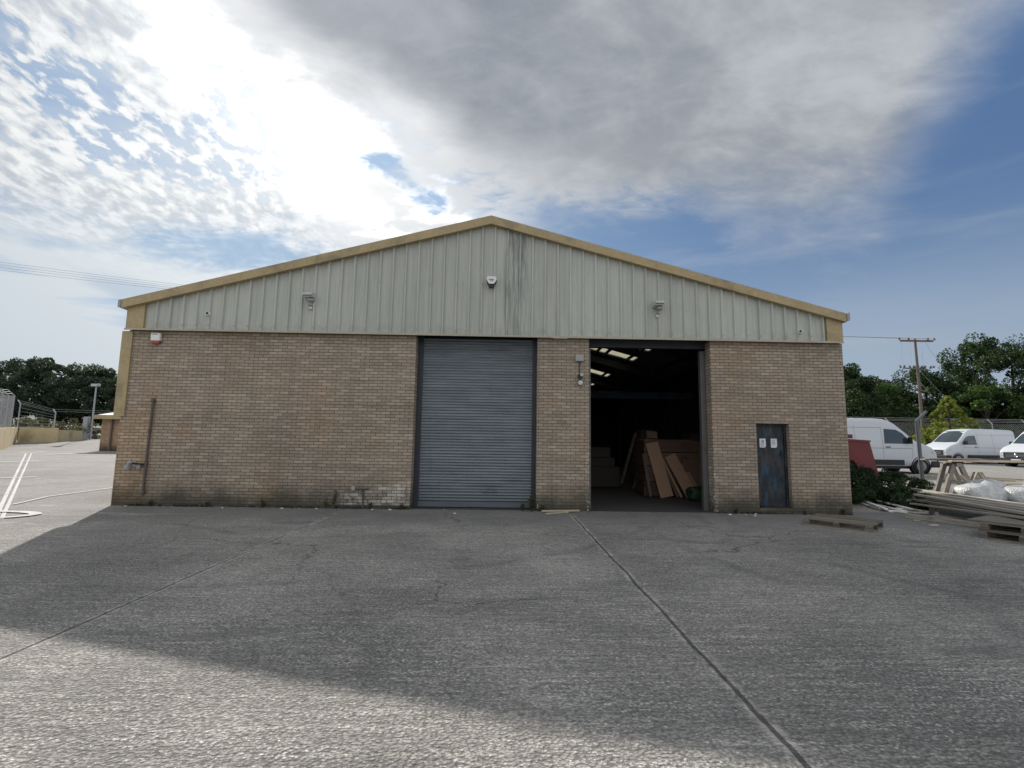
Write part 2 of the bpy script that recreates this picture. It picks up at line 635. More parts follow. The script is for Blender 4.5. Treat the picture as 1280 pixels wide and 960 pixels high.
def mat_ground():
    m, t = new_mat('worn concrete yard')
    g = t.n('ShaderNodeNewGeometry')
    p = g.outputs['Position']
    s = t.sep(p)
    x, y = s[0], s[1]
    near = t.m('SUBTRACT', 1., t.sm(y, 14, 40))
    agg = t.noise(p, 40, 4, .68)
    agg2 = t.vor(t.map(p, scale=(1., 1.35, 1.)), 38.)
    grain = t.noise(t.map(p, rot=(0, 0, R(14)), scale=(.85, 1.25, 1.)), 52, 4, .7)
    tamp = t.noise(t.map(p, rot=(0, 0, R(2)), scale=(.55, 9, 1)), 1.9, 6, .68)
    tamp2 = t.noise(t.map(p, rot=(0, 0, R(-1)), scale=(2.2, 22, 1)), 1.6, 5, .66)
    drag = t.noise(t.map(p, rot=(0, 0, R(38)), scale=(1.2, 14, 1)), 1.7, 6, .68)
    patch = t.noise(p, .42, 7, .62)
    patch2 = t.noise(t.map(p, loc=(11, 3, 0), scale=(.6, 1.2, 1)), .9, 7, .66)
    base = t.mix(t.sm(patch, .34, .66), (.185, .180, .172, 1), (.285, .275, .258, 1))
    base = t.mix(t.m('MULTIPLY', t.sm(patch2, .46, .64), .5), base, (.145, .143, .142, 1))
    # dragged ridges: across the yard, slanting on the left bay
    slab = t.sm(t.m('ADD', x, t.m('MULTIPLY', patch, .6)), -3.6, -3.3)
    rid = t.m('ADD', t.m('MULTIPLY', tamp2, t.m('MULTIPLY_ADD', slab, .6, .4)), t.m('MULTIPLY', drag, t.m('MULTIPLY_ADD', slab, -.6, .6)))
    base = t.mix(t.m('MULTIPLY', t.sm(rid, .50, .64), .34), base, (.105, .103, .10, 1))
    # stone showing through the worn face
    st = t.m('ADD', t.m('MULTIPLY', agg, .55), t.m('MULTIPLY', tamp, .45))
    base = t.mix(t.m('MULTIPLY', t.sm(st, .50, .60), .65), base, (.44, .42, .385, 1))
    base = t.mix(t.m('MULTIPLY', t.sm(agg2, .36, .62), .55), base, (.085, .083, .08, 1))
    worn = t.sm(t.m('ADD', t.m('MULTIPLY', patch2, .5), t.m('MULTIPLY', tamp, .5)), .44, .60)
    base = t.mix(t.m('MULTIPLY', t.m('MULTIPLY', t.sm(agg, .53, .64), worn), .6), base, (.55, .53, .49, 1))
    k = t.lin(grain, .30, .70, .46, 1.46)
    rough_ = t.sm(t.noise(t.map(p, loc=(2, 8, 0)), .55, 5, .65), .34, .6)
    k = t.m('ADD', 1., t.m('MULTIPLY', t.m('SUBTRACT', k, 1.), t.m('MULTIPLY_ADD', rough_, .65, .38)))
    base = t.mix(1., base, t.comb(k, k, k), 'MULTIPLY')
    k2 = t.lin(t.noise(t.map(p, rot=(0, 0, R(-9)), scale=(.7, 1.7, 1)), 15., 5, .7), .32, .68, .66, 1.34)
    base = t.mix(1., base, t.comb(k2, k2, k2), 'MULTIPLY')
    # overall wear of each bay
    bay = t.m('ADD', t.m('MULTIPLY', t.sm(x, -3.7, -3.62), .10), t.m('MULTIPLY', t.sm(x, 1.55, 1.65), -.06))
    kb = t.m('ADD', t.m('MULTIPLY', t.sm(t.noise(p, .21, 4, .6), .3, .7), .35), t.m('ADD', bay, 1.04))
    base = t.mix(1., base, t.comb(kb, kb, t.m('MULTIPLY', kb, .985)), 'MULTIPLY')
    # tyre tracks swinging out of the doorway
    trk = 0.
    for cx, cy, rad, wdt in ((13.2, 9.6, 8.9, .13), (13.2, 9.6, 10.4, .13), (-4.5, 14.2, 8.6, .12), (-4.5, 14.2, 10.1, .12), (9.5, 2.2, 5.4, .14), (-9.8, 1.0, 9.3, .12)):
        dd = t.m('SQRT', t.m('ADD', t.m('POWER', t.m('SUBTRACT', x, cx), 2.), t.m('POWER', t.m('SUBTRACT', y, cy), 2.)))
        dd = t.m('ABSOLUTE', t.m('SUBTRACT', dd, rad))
        trk = t.m('MAXIMUM', trk, t.m('SUBTRACT', 1., t.sm(dd, wdt * .3, wdt * 1.3)))
    trk = t.m('MULTIPLY', trk, t.sm(t.noise(p, .7, 5, .65), .42, .62))
    base = t.mix(t.m('MULTIPLY', trk, .38), base, (.085, .085, .086, 1))
    # hair cracks
    cv = t.n('ShaderNodeVectorMath', operation='MULTIPLY_ADD')
    t.put(cv.inputs[0], t.noise(p, 1.1, 5, .65, out='Color'))
    cv.inputs[1].default_value = (.9, .9, 0)
    t.put(cv.inputs[2], p)
    ck = t.vor(cv.outputs[0], .30, 'DISTANCE_TO_EDGE')
    ckm = t.m('MULTIPLY', t.m('SUBTRACT', 1., t.sm(ck, .0012, .005)), t.sm(t.noise(p, .33, 3, .5), .44, .56))
    base = t.mix(t.m('MULTIPLY', ckm, .7), base, (.06, .058, .055, 1))
    # dark tyre and oil stains
    oil = t.noise(t.map(p, loc=(5, 2, 0), scale=(.5, 1.6, 1)), .8, 6, .6)
    base = t.mix(t.m('MULTIPLY', t.sm(oil, .58, .70), .6), base, (0.101, 0.101, 0.102, 1))
    # smoother dirtier strip along the front of the building
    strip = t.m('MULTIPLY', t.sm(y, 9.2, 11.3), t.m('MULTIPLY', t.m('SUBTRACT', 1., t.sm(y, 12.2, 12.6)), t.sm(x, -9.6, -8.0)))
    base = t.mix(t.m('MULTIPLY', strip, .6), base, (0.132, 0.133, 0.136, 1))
    # paler carpark left and behind
    left = t.m('MULTIPLY', t.m('SUBTRACT', 1., t.sm(t.m('ADD', x, t.m('MULTIPLY', patch, 1.5)), -9.3, -7.2)), t.sm(y, 6., 10.))
    base = t.mix(t.m('MULTIPLY', left, .55), base, (.215, .207, .20, 1))
    back = t.m('MULTIPLY', t.sm(x, 12.5, 15.), t.sm(y, 15., 19.))
    base = t.mix(t.m('MULTIPLY', back, .7), base, (.25, .242, .23, 1))
    # slab joints, in front of the building only
    front = t.m('SUBTRACT', 1., t.sm(y, 11.2, 11.5))
    h_j = 0.
    for jx, w in ((-3.66, .010), (1.6, .0125)):
        wob = t.m('MULTIPLY', t.m('SUBTRACT', t.noise(t.map(p, loc=(jx, 0, 0)), 1.3, 6, .7), .5), .09)
        d = t.m('ABSOLUTE', t.m('ADD', t.m('SUBTRACT', x, jx), wob))
        pale = t.m('MULTIPLY', t.m('MULTIPLY', t.m('SUBTRACT', 1., t.sm(d, w * 1.5, w * 7)), t.sm(t.noise(p, 4.2, 6, .7), .42, .62)), front)
        base = t.mix(t.m('MULTIPLY', pale, .55), base, (0.651, 0.620, 0.566, 1))
        line = t.m('MULTIPLY', t.m('SUBTRACT', 1., t.sm(d, w * .55, w * 1.7)), front)
        base = t.mix(t.m('MULTIPLY', line, .8), base, (0.050, 0.048, 0.048, 1))
        h_j = t.m('ADD', h_j, line)
    # old paint worn off the carpark floor
    wp = t.m('MULTIPLY', t.m('SUBTRACT', 1., t.sm(x, -7.6, -6.2)), t.m('MULTIPLY', t.sm(t.noise(t.map(p, scale=(.5, 1.5, 1)), 1.1, 6, .7), .56, .66), t.m('MULTIPLY', t.sm(y, 6, 7), t.m('SUBTRACT', 1., t.sm(y, 11, 14)))))
    base = t.mix(t.m('MULTIPLY', wp, .5), base, (.45, .44, .42, 1))
    h = t.m('ADD', t.m('MULTIPLY', agg, .9), t.m('ADD', t.m('MULTIPLY', tamp, .45), t.m('MULTIPLY', t.m('SUBTRACT', 1., agg2), .7)))
    h = t.m('SUBTRACT', t.m('ADD', h, t.m('MULTIPLY', tamp2, .5)), t.m('MULTIPLY', h_j, 1.2))
    base = t.mix(1., base, (1.25, 1.23, 1.215, 1), 'MULTIPLY')
    t.out(t.bsdf(base, .85, 0, t.bump(h, 1.0, .026), .3))
    return m


GROUND = mat_ground()
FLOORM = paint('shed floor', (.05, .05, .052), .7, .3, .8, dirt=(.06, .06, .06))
MARK = paint('road paint', (.40, .39, .375), .7, .35, 2.5, dirt=(.25, .245, .235))
HILLM = paint('hill green', (.10, .12, .08), .9, .3, .02)


def mat_rooflight():
    m, t = new_mat('rooflight sheet')
    tr = t.n('ShaderNodeBsdfTranslucent')
    n = t.noise(t.obj(), 2.5, 5, .6)
    t.put(tr.inputs[0], t.mix(t.sm(n, .3, .7), (.36, .33, .23, 1), (.48, .45, .33, 1)))
    d = t.n('ShaderNodeBsdfDiffuse')
    t.put(d.inputs[0], (.3, .3, .25))
    mx = t.n('ShaderNodeMixShader')
    mx.inputs[0].default_value = .25
    t.put(mx.inputs[1], tr.outputs[0])
    t.put(mx.inputs[2], d.outputs[0])
    t.out(mx.outputs[0])
    return m


RLIGHT = mat_rooflight()


def mat_wrap():
    m, t = new_mat('white wrap')
    o = t.obj()
    n = t.noise(o, 5, 5, .6, .8)
    col = t.mix(t.sm(n, .35, .65), (.42, .425, .43, 1), (.60, .60, .59, 1))
    t.out(t.bsdf(col, .28, 0, t.bump(t.noise(t.map(o, scale=(1, 2.2, 1)), 6, 3, .5, 1.8), .55, .06), .6))
    return m


WRAP = mat_wrap()

# ------------------------------------------------------------------ ground sheet
def ground():
    ys = sorted(set([-90, -40, -15] + [float(v) for v in np.arange(-6, 12, 2)] + [12, 12.05, 13.2, 15.5, 18, 23, 30, 36, 36.05, 40, 45, 50, 60, 75, 100, 160, 300, 700]))
    xs = sorted(set([-700, -300, -120, -80, -60, -45, -38, -32, -26, -20, -15, -12] + [-9.06, -9.04] + [float(v) for v in np.arange(-8, 8.1, 2)] + [8.34, 8.36] + [10, 13, 17, 22, 28, 34, 40, 50, 65, 90, 150, 300, 700]))
    V = [(x, y, gz(x, y)) for y in ys for x in xs]
    n = len(xs)
    F = [(j * n + i, j * n + i + 1, (j + 1) * n + i + 1, (j + 1) * n + i) for j in range(len(ys) - 1) for i in range(n - 1)]
    o = numesh('yard_ground', V, F, GROUND)
    tag(o, kind='structure')


ground()
f = MB().add([(-8.95, 11.95, .006), (8.25, 11.95, .006), (8.25, 35.9, .006), (-8.95, 35.9, .006)], [(0, 1, 2, 3)]).build('warehouse_floor', FLOORM)
tag(f, kind='structure')


MARK_N = [0]


def strip_mark(name, pts, w, closed=False):
    mb = MB()
    MARK_N[0] += 1
    lift = .004 + .002 * MARK_N[0]
    P = [Vector((p[0], p[1], 0)) for p in pts]
    q = []
    for i in range(len(P) - 1):
        n = max(1, int((P[i + 1] - P[i]).length / .5))
        q += [P[i].lerp(P[i + 1], k / n) for k in range(n)]
    q.append(P[-1])
    vs = []
    for i, p in enumerate(q):
        d = (q[min(i + 1, len(q) - 1)] - q[max(i - 1, 0)]).normalized()
        s = Vector((-d.y, d.x, 0)) * w / 2
        for a in (p - s, p + s):
            vs.append((a.x, a.y, gz(a.x, a.y) + lift))
    mb.add(vs, [(2 * i, 2 * i + 1, 2 * i + 3, 2 * i + 2) for i in range(len(q) - 1)])
    o = mb.build(name, MARK)
    tag(o, kind='structure')


strip_mark('parking_line', [(-9.66, 9.75), (-11.39, 11.58), (-31.78, 33.5)], .075)
strip_mark('parking_line', [(-9.56, 9.76), (-11.26, 11.60), (-31.98, 34.1)], .065)
strip_mark('parking_line', [(-33.2, 34.5), (-32.7, 36.0)], .55)
strip_mark('parking_line', [(-25.4, 25.1), (-24.6, 26.7)], .40)
strip_mark('parking_line', [(-17.8, 17.3), (-16.8, 18.2)], .26)
strip_mark('parking_line', [(-11.30, 11.75), (-11.8, 13.2), (-11.74, 15.3)], .08)
strip_mark('parking_line', [(-29.6, 32.5), (-28.9, 36.5)], .55)
strip_mark('parking_line', [(-10.9, 10.75), (-10.0, 10.66), (-9.66, 10.54), (-9.50, 10.38), (-9.50, 10.2), (-9.60, 10.03), (-9.86, 9.8), (-10.3, 9.5)], .2)

# ------------------------------------------------------------------ warehouse
WX, WY = -.36, 11.9
W = thing('warehouse', (WX, WY, 0), 'wide buff brick warehouse with pale ribbed metal gable and yellow roof trim', 'building')
RIDGE_X, SL = -.38, .264
def roof_z(x, base=7.32):
    return base - SL * abs(x - RIDGE_X)


TOP = 4.2
# left brick wall (with a step for the pipe chase), pier and right wall with door hole
MB().box(-9.18, -2.17, 11.9, 12.2, -.05, TOP).build('brick_wall', BRICK_A, W)
MB().box(.83, 2.11, 11.9, 12.2, -.05, TOP).build('brick_wall', BRICK_B, W)
mb = MB()
mb.box(5.13, 6.215, 11.9, 12.2, -.05, TOP)
mb.box(7.03, 8.48, 11.9, 12.2, -.05, TOP)
mb.box(6.215, 7.03, 11.9, 12.2, 2.17, TOP)
mb.box(6.215, 7.03, 11.88, 12.2, -.05, .13)
mb.build('brick_wall', BRICK_B, W)
# side and back walls
MB().box(-9.18, -8.95, 12.2, 36.0, -.2, 2.1).build('brick_wall', BRICK_B, W)
MB().box(8.25, 8.48, 12.2, 36.0, -.2, TOP).build('brick_wall', BRICK_B, W)
MB().box(-8.95, 8.25, 35.75, 36.0, -.2, TOP).build('brick_wall', BRICK_B, W)
# inner dark lining
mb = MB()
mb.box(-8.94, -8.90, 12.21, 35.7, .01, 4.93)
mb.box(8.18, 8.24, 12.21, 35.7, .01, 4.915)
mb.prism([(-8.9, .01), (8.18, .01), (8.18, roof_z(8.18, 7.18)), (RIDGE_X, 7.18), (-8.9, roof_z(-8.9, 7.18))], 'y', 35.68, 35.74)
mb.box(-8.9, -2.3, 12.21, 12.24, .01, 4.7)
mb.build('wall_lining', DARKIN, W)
# side cladding above the brick (left), eaves side strips
mb = MB()
prof = []
y = 12.0
while y < 35.9:
    prof += [(y, 0), (y + .25, 0), (y + .267, .035), (y + .30, .035), (y + .317, 0)]
    y += .317
vs = []
for (yy, d) in prof:
    vs += [(-9.22 - d, yy, 2.08), (-9.22 - d, yy, 4.83)]
n0 = len(prof)
mb.add(vs, [(2 * i, 2 * i + 2, 2 * i + 3, 2 * i + 1) for i in range(n0 - 1)])
mb.build('side_cladding', CLAD, W)
MB().box(8.485, 8.50, 12.0, 36.0, 4.15, 4.845).build('side_cladding', CLAD, W)

# gable cladding with real ribs
mb = MB()
x = -8.79
pts = []
while x < 8.12:
    pts += [(x, 0), (x + .105, 0), (x + .115, .008), (x + .135, .008), (x + .145, 0), (x + .246, 0), (x + .262, .052), (x + .301, .052), (x + .317, 0)]
    x += .317
pts = [p for p in pts if p[0] <= 8.13]
vs = []
for (xx, d) in pts:
    vs += [(xx, 11.86 - d, 4.215), (xx, 11.86 - d, roof_z(xx, 7.17))]
mb.add(vs, [(2 * i, 2 * i + 2, 2 * i + 3, 2 * i + 1) for i in range(len(pts) - 1)])
gc = mb.build('gable_cladding', CLAD, W)
# fixing rows and end laps: little screws at the foot of the ribs and half-way up
x = -8.79
i = 0
while x < 8.0:
    xc = x + .283
    for zz in (4.34, ) + ((5.52, ) if (-3.2 < xc < 2.0 and i % 2) else ()):
        MB().box(xc - .013, xc + .013, 11.794, 11.812, zz - .013, zz + .013).build('fixing_screw', GALV, W)
    x += .317
    i += 1
# backing of the gable
mb = MB()
mb.prism([(-9.1, 4.26), (8.4, 4.26), (8.4, roof_z(8.4, 7.10)), (RIDGE_X, 7.10), (-9.1, roof_z(-9.1, 7.10))], 'y', 11.90, 12.0)
mb.build('gable_backing', DARKIN, W)
mb = MB()
mb.prism([(-9.2, 4.22), (8.45, 4.22), (8.45, roof_z(8.45, 7.185)), (RIDGE_X, 7.185), (-9.2, roof_z(-9.2, 7.185))], 'y', 35.78, 36.02)
mb.build('gable_cladding', CLAD, W)
# drip flashing under the cladding
mb = MB()
mb.prism([(11.75, 4.18), (11.75, 4.222), (11.79, 4.235), (11.90, 4.235), (11.90, 4.215), (11.765, 4.208), (11.765, 4.18)], 'x', -9.20, 8.43)
mb.build('drip_flashing', FLASH, W)
# corner trims
mb = MB()
mb.prism([(-9.21, 4.238), (-8.792, 4.238), (-8.792, roof_z(-8.792, 7.12)), (-9.21, roof_z(-9.21, 7.12))], 'y', 11.80, 11.895)
mb.build('corner_trim', YELLOW, W)
mb = MB()
mb.prism([(8.05, 4.238), (8.45, 4.238), (8.45, roof_z(8.45, 7.12)), (8.05, roof_z(8.05, 7.12))], 'y', 11.80, 11.895)
mb.build('corner_trim', YELLOW, W)
mb = MB()
mb.box(-9.32, -9.07, 11.86, 11.897, 2.09, 4.168)
mb.box(-9.32, -9.285, 11.899, 12.2, 2.09, 4.168)
mb.build('corner_trim', YELLOW, W)
# barge boards: deep folded verge trims, each in laps
for sgn, xe in ((-1, -9.29), (1, 8.50)):
    mb = MB()
    cuts = [RIDGE_X + (xe - RIDGE_X) * t for t in ((0, .335, .66, 1) if sgn > 0 else (0, .48, 1))]
    for a, b in zip(cuts[:-1], cuts[1:]):
        k = len(mb.f)
        off = .004 * (cuts.index(a) % 2)
        A = [(a, 11.70 - off, roof_z(a, 7.265)), (a, 11.70 - off, roof_z(a, 7.055)), (a, 11.86, roof_z(a, 7.055)), (a, 11.86, roof_z(a, 7.265))]
        B = [(b, 11.70 - off, roof_z(b, 7.265)), (b, 11.70 - off, roof_z(b, 7.055)), (b, 11.86, roof_z(b, 7.055)), (b, 11.86, roof_z(b, 7.265))]
        mb.add(A + B, [(0, 1, 2, 3), (7, 6, 5, 4), (0, 4, 5, 1), (1, 5, 6, 2), (2, 6, 7, 3), (3, 7, 4, 0)])
    mb.build('barge_board', YELLOW, W)
    # grey end cap / gutter end at the eaves
    e = MB()
    if sgn < 0:
        e.prism([(-9.36, 4.72), (-9.295, 4.70), (-9.295, 4.91), (-9.36, 4.90)], 'y', 11.68, 36.1)
    else:
        e.prism([(8.505, 4.74), (8.575, 4.75), (8.575, 4.95), (8.505, 4.93)], 'y', 11.68, 36.1)
    e.build('gutter', ROOFM, W)
# roof with slots for rooflights on the right slope
roof = None
def slope(mb, x0, x1, y0, y1):
    vs = []
    for b in (7.28, 7.19):
        for (xx, yy) in ((x0, y0), (x1, y0), (x1, y1), (x0, y1)):
            vs.append((xx, yy, roof_z(xx, b)))
    mb.add(vs, [(0, 1, 2, 3), (7, 6, 5, 4), (0, 4, 5, 1), (1, 5, 6, 2), (2, 6, 7, 3), (3, 7, 4, 0)])


slots = [(19.45, 20.25), (21.75, 22.75), (27.4, 28.6), (32.2, 33.2)]
mb = MB()
slope(mb, -9.29, RIDGE_X, 11.72, 36.1)
slope(mb, 6.1, 8.5, 11.72, 36.1)
slope(mb, RIDGE_X, .6, 11.72, 36.1)
yy = 11.72
for a, b in slots:
    slope(mb, .6, 6.1, yy, a)
    yy = b
slope(mb, .6, 6.1, yy, 36.1)
roof = mb.build('roof', ROOFM, W)
for a, b in slots:
    mb = MB()
    vs = [(xx, y_, roof_z(xx, 7.235)) for xx, y_ in ((.6, a), (6.1, a), (6.1, b), (.6, b))]
    mb.add(vs, [(0, 1, 2, 3)])
    mb.build('rooflight', RLIGHT, roof)
# dark under-lining and purlins / rafters
mb = MB()
for x0 in (-7.4, -5.6, -3.8, -2.0, 1.3, 2.9, 4.35, 4.75, 5.75, 7.3):
    zz = roof_z(x0, 7.18)
    mb.box(x0 - .04, x0 + .04, 12.1, 35.6, zz - .11, zz)
mb.build('purlin_set', DARKIN, roof)
for y0 in (13.6, 18.0, 23.2, 29.2, 33.6):
    mb = MB()
    for sg, xe in ((-1, -8.85), (1, 8.15)):
        A = [(RIDGE_X, y0, roof_z(RIDGE_X, 7.1)), (xe, y0, roof_z(xe, 7.1))]
        mb.box(0, 1, 0, 1, 0, 1, Matrix(((xe - RIDGE_X, 0, 0, RIDGE_X), (0, .16, 0, y0), (roof_z(xe, 6.75) - 6.75, 0, .32, 6.75), (0, 0, 0, 1))))
        mb.box(xe - .12, xe + .12, y0, y0 + .2, 0.01, roof_z(xe, 6.8))
    mb.box(RIDGE_X - .1, RIDGE_X + .1, y0 - .01, y0 + .17, 6.7, 7.1)
    mb.build('portal_frame', STEELD, W)
mb = MB()
mb.box(-8.5, 8.0, 20.4, 20.6, 3.50, 3.76)
mb.box(-8.5, 8.0, 20.34, 20.66, 3.76, 3.78)
mb.build('mezzanine_beam', STEELB, W)
mb = MB()
mb.box(3.6, 8.0, 24.9, 25.0, 4.0, 4.12)
mb.box(3.0, 8.0, 26.9, 27.0, 5.0, 5.1)
mb.build('mezzanine_rail', STEELB, W)

# closed roller shutter
sh = MB()
pro = []
z = .15
while z < 4.2:
    for k in range(8):
        a = k / 8
        pro.append((z + a * .0715, -.020 * math.sin(math.pi * a) if a < .88 else .006))
    z += .0715
NC = 36
vs = []
slat_off = [random.gauss(0, .0022) for _ in range(80)]
dents = [(-.25, .50, .5, .10, .03), (.3, .62, .35, .07, .022), (-1.3, 1.1, .3, .12, .012), (.1, 1.9, .6, .2, .010), (-.8, 2.9, .5, .25, .010), (-1.7, .4, .25, .1, .016)]
for k_, (zz, d) in enumerate(pro):
    for c_ in range(NC + 1):
        xx = -2.10 + 2.9 * c_ / NC
        e_ = sum(a_ * math.exp(-((xx - x_) / wx_) ** 2 - ((zz - z_) / wz_) ** 2) for x_, z_, wx_, wz_, a_ in dents)
        sag = .0035 * math.sin(xx * 2.1 + k_ // 8 * .9) * (1 if (k_ // 8) % 3 == 0 else .3)
        vs.append((xx, 12.25 + d + slat_off[k_ // 8] + e_, zz + sag))
sh.add(vs, [(i_ * (NC + 1) + c_, i_ * (NC + 1) + c_ + 1, (i_ + 1) * (NC + 1) + c_ + 1, (i_ + 1) * (NC + 1) + c_) for i_ in range(len(pro) - 1) for c_ in range(NC)])
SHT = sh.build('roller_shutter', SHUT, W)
for p in SHT.data.polygons:
    p.use_smooth = True
MB().cbox(-2.09, .79, 12.21, 12.27, .02, .15, .008).build('bottom_bar', SHUT, SHT)
for xa, xb in ((-2.18, -2.085), (.775, .84)):
    mb = MB()
    mb.box(xa - .05, xb + .05, 12.202, 12.222, .01, 4.25)
    mb.box(xa - .05, xb + .05, 12.275, 12.30, .01, 4.25)
    mb.build('guide_rail', STEELD, SHT)
MB().box(-2.3, .95, 12.31, 12.7, 3.9, 4.5).build('shutter_box', DARKIN, SHT)
# opened shutter: curtain end and guides at the doorway
op = MB()
op.box(2.05, 5.19, 12.23, 12.27, 4.10, 4.26)
op.box(2.05, 5.19, 12.215, 12.285, 4.06, 4.10)
OPS = op.build('raised_shutter', STEELD, W)
MB().box(2.0, 5.3, 12.36, 12.8, 4.14, 4.6).build('shutter_box', DARKIN, OPS)
MB().box(5.00, 5.125, 12.21, 12.34, .01, 4.0).build('guide_rail', STEELG, OPS)
MB().box(2.115, 2.20, 12.21, 12.34, .01, 4.0).build('guide_rail', STEELG, OPS)
# steel door, set deep in the wall
dr = MB().cbox(6.28, 6.965, 12.055, 12.10, .145, 2.11, .006)
DR = dr.build('steel_door', DOORM, W)
mb = MB()
mb.box(6.218, 6.276, 12.03, 12.12, .132, 2.168)
mb.box(6.969, 7.027, 12.03, 12.12, .132, 2.168)
mb.box(6.276, 6.969, 12.03, 12.12, 2.113, 2.168)
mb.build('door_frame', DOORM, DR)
mb = MB()
mb.box(6.88, 6.94, 12.035, 12.056, 1.38, 1.50)
mb.tube([(6.91, 12.056, 1.42), (6.91, 12.0, 1.42), (6.84, 12.0, 1.42)], .009, 6)
mb.build('handle', BLACK, DR)
for zz in (.5, 1.1, 1.8):
    MB().tube([(6.285, 12.045, zz), (6.285, 12.045, zz + .12)], .014, 6).build('hinge', DOORM, DR)

# ------------------------------------------------------------------ things fixed to the front
for px, lab, img in ((6.44, 'white paper notice with a dark picture, left of the two on the blue door', True),
                     (6.72, 'white paper notice of plain lines, right of the two on the blue door', False)):
    t_ = thing('paper_notice', (px, 12.05, 1.70), lab, 'notice', 'notices taped on the door')
    mb = MB()
    zs = 1.58, 1.80
    mb.add([(px - .075, 12.051, zs[0]), (px + .058, 12.049, zs[0]), (px + .075, 12.040, zs[0] + .05), (px + .075, 12.051, zs[1]), (px - .075, 12.051, zs[1]),
            (px - .075, 12.0535, zs[0]), (px + .058, 12.0525, zs[0]), (px + .075, 12.045, zs[0] + .05), (px + .075, 12.0535, zs[1]), (px - .075, 12.0535, zs[1])],
           [(0, 1, 2, 3, 4), (9, 8, 7, 6, 5), (0, 5, 6, 1), (1, 6, 7, 2), (2, 7, 8, 3), (3, 8, 9, 4), (4, 9, 5, 0)])
    mb.build('sheet', PAPER, t_)
    mb = MB()
    if img:
        mb.box(px - .03, px + .035, 12.044, 12.0475, 1.70, 1.765)
        for zz in (1.68, 1.66, 1.635, 1.615):
            mb.box(px - .05, px + .04, 12.044, 12.0475, zz - .004, zz + .003)
        mb.build('print', INKL, t_)
    else:
        for q, zz in enumerate((1.775, 1.755, 1.73, 1.71, 1.69, 1.67, 1.645)):
            mb.box(px - .055, px + .055 - .02 * (q % 3), 12.044, 12.0475, zz - .004, zz + .003)
        mb.build('print', INKL, t_)

# alarm siren box, left corner
a = thing('alarm_box', (-8.48, 11.9, 4.0), 'small white and red alarm box high on the brick at the left corner', 'alarm')
MB().cbox(-8.595, -8.365, 11.80, 11.899, 3.93, 4.13, .018).build('cover', WHITE, a)
MB().cbox(-8.575, -8.385, 11.81, 11.899, 3.865, 3.928, .012).build('strobe_lens', REDP, a)
MB().box(-8.55, -8.42, 11.796, 11.7995, 4.085, 4.10).build('label_strip', INK, a)
# bell box on the gable
a = thing('bell_box', (-.34, 11.8, 5.58), 'white shield-shaped alarm bell box with dark base high on the gable under the ridge', 'alarm')
sh_ = [(-.15, 5.66), (-.14, 5.72), (-.10, 5.735), (.10, 5.735), (.14, 5.72), (.15, 5.66), (.12, 5.56), (.07, 5.50), (-.07, 5.50), (-.12, 5.56)]
MB().prism([(p[0] * .8 - .34, 5.57 + (p[1] - 5.59) * .8) for p in sh_], 'y', 11.69, 11.718).build('cover', WHITE, a)
MB().prism([(-.466, 5.59), (-.214, 5.59), (-.252, 5.49), (-.288, 5.43), (-.392, 5.43), (-.428, 5.49)], 'y', 11.72, 11.855).build('base', BLACK, a)
mb = MB()
for (xa, xb, za, zb) in ((-.42, -.385, 5.63, 5.66), (-.375, -.345, 5.615, 5.645), (-.34, -.31, 5.63, 5.66), (-.305, -.27, 5.625, 5.65), (-.385, -.36, 5.585, 5.605), (-.33, -.29, 5.59, 5.61)):
    mb.box(-.34 + (xa + .34) * .8, -.34 + (xb + .34) * .8, 11.684, 11.689, 5.57 + (za - 5.60) * .8, 5.57 + (zb - 5.60) * .8)
mb.build('marking', INK, a)
# floodlights on the cladding
GREYL = paint('light grey housing', (.48, .49, .48), .45, .1, 4.)
for fx, fz, lab in ((-4.80, 5.09, 'white hooded floodlight on the left half of the ribbed gable'), (3.80, 5.06, 'white hooded floodlight on the right half of the ribbed gable')):
    a = thing('floodlight', (fx, 11.8, fz), lab, 'floodlight', 'floodlights on the gable')
    mb = MB()
    mb.prism([(11.86, fz + .10), (11.62, fz + .07), (11.56, fz + .03), (11.56, fz), (11.66, fz - .01), (11.80, fz - .05), (11.86, fz - .05)], 'x', fx - .11, fx + .11)
    mb.build('hood', GREYL, a)
    MB().cbox(fx - .02, fx + .11, 11.68, 11.80, fz - .12, fz - .052, .01).build('sensor', GREYBOX, a)
    MB().box(fx - .11, fx + .11, 11.63, 11.655, fz - .035, fz - .012).build('lens', LENSM, a)
    mb = MB()
    mb.box(fx - .03, fx + .06, 11.81, 11.855, fz - .30, fz - .20)
    mb.build('junction_box', GREYL, a)
    MB().box(fx - .03, fx + .06, 11.80, 11.809, fz - .222, fz - .205).build('seal', BLACK, a)
# cameras
for cx, cz, lab in ((-7.26, 4.62, 'small white security camera low on the gable at the left end'), (7.37, 4.46, 'small white security camera low on the gable at the right end')):
    a = thing('security_camera', (cx, 11.82, cz), lab, 'camera', 'security cameras on the gable')
    M = Matrix.Translation((cx, 11.84, cz)) @ Matrix.Rotation(R(90), 4, 'X')
    MB().lathe([(.05, -.02), (.05, .025), (.04, .04)], 18, M).build('mount', WHITE, a, smooth=False)
    M = Matrix.Translation((cx, 11.79, cz - .02)) @ Matrix.Rotation(R(75), 4, 'X') @ Matrix.Rotation(R(20 if cx < 0 else -25), 4, 'Y')
    MB().lathe([(.04, -.02), (.052, .02), (.05, .06), (.038, .072)], 18, M).build('housing', WHITE, a)
    MB().lathe([(.032, .073), (.032, .08), (.02, .085)], 14, M).build('lens', BLACK, a)
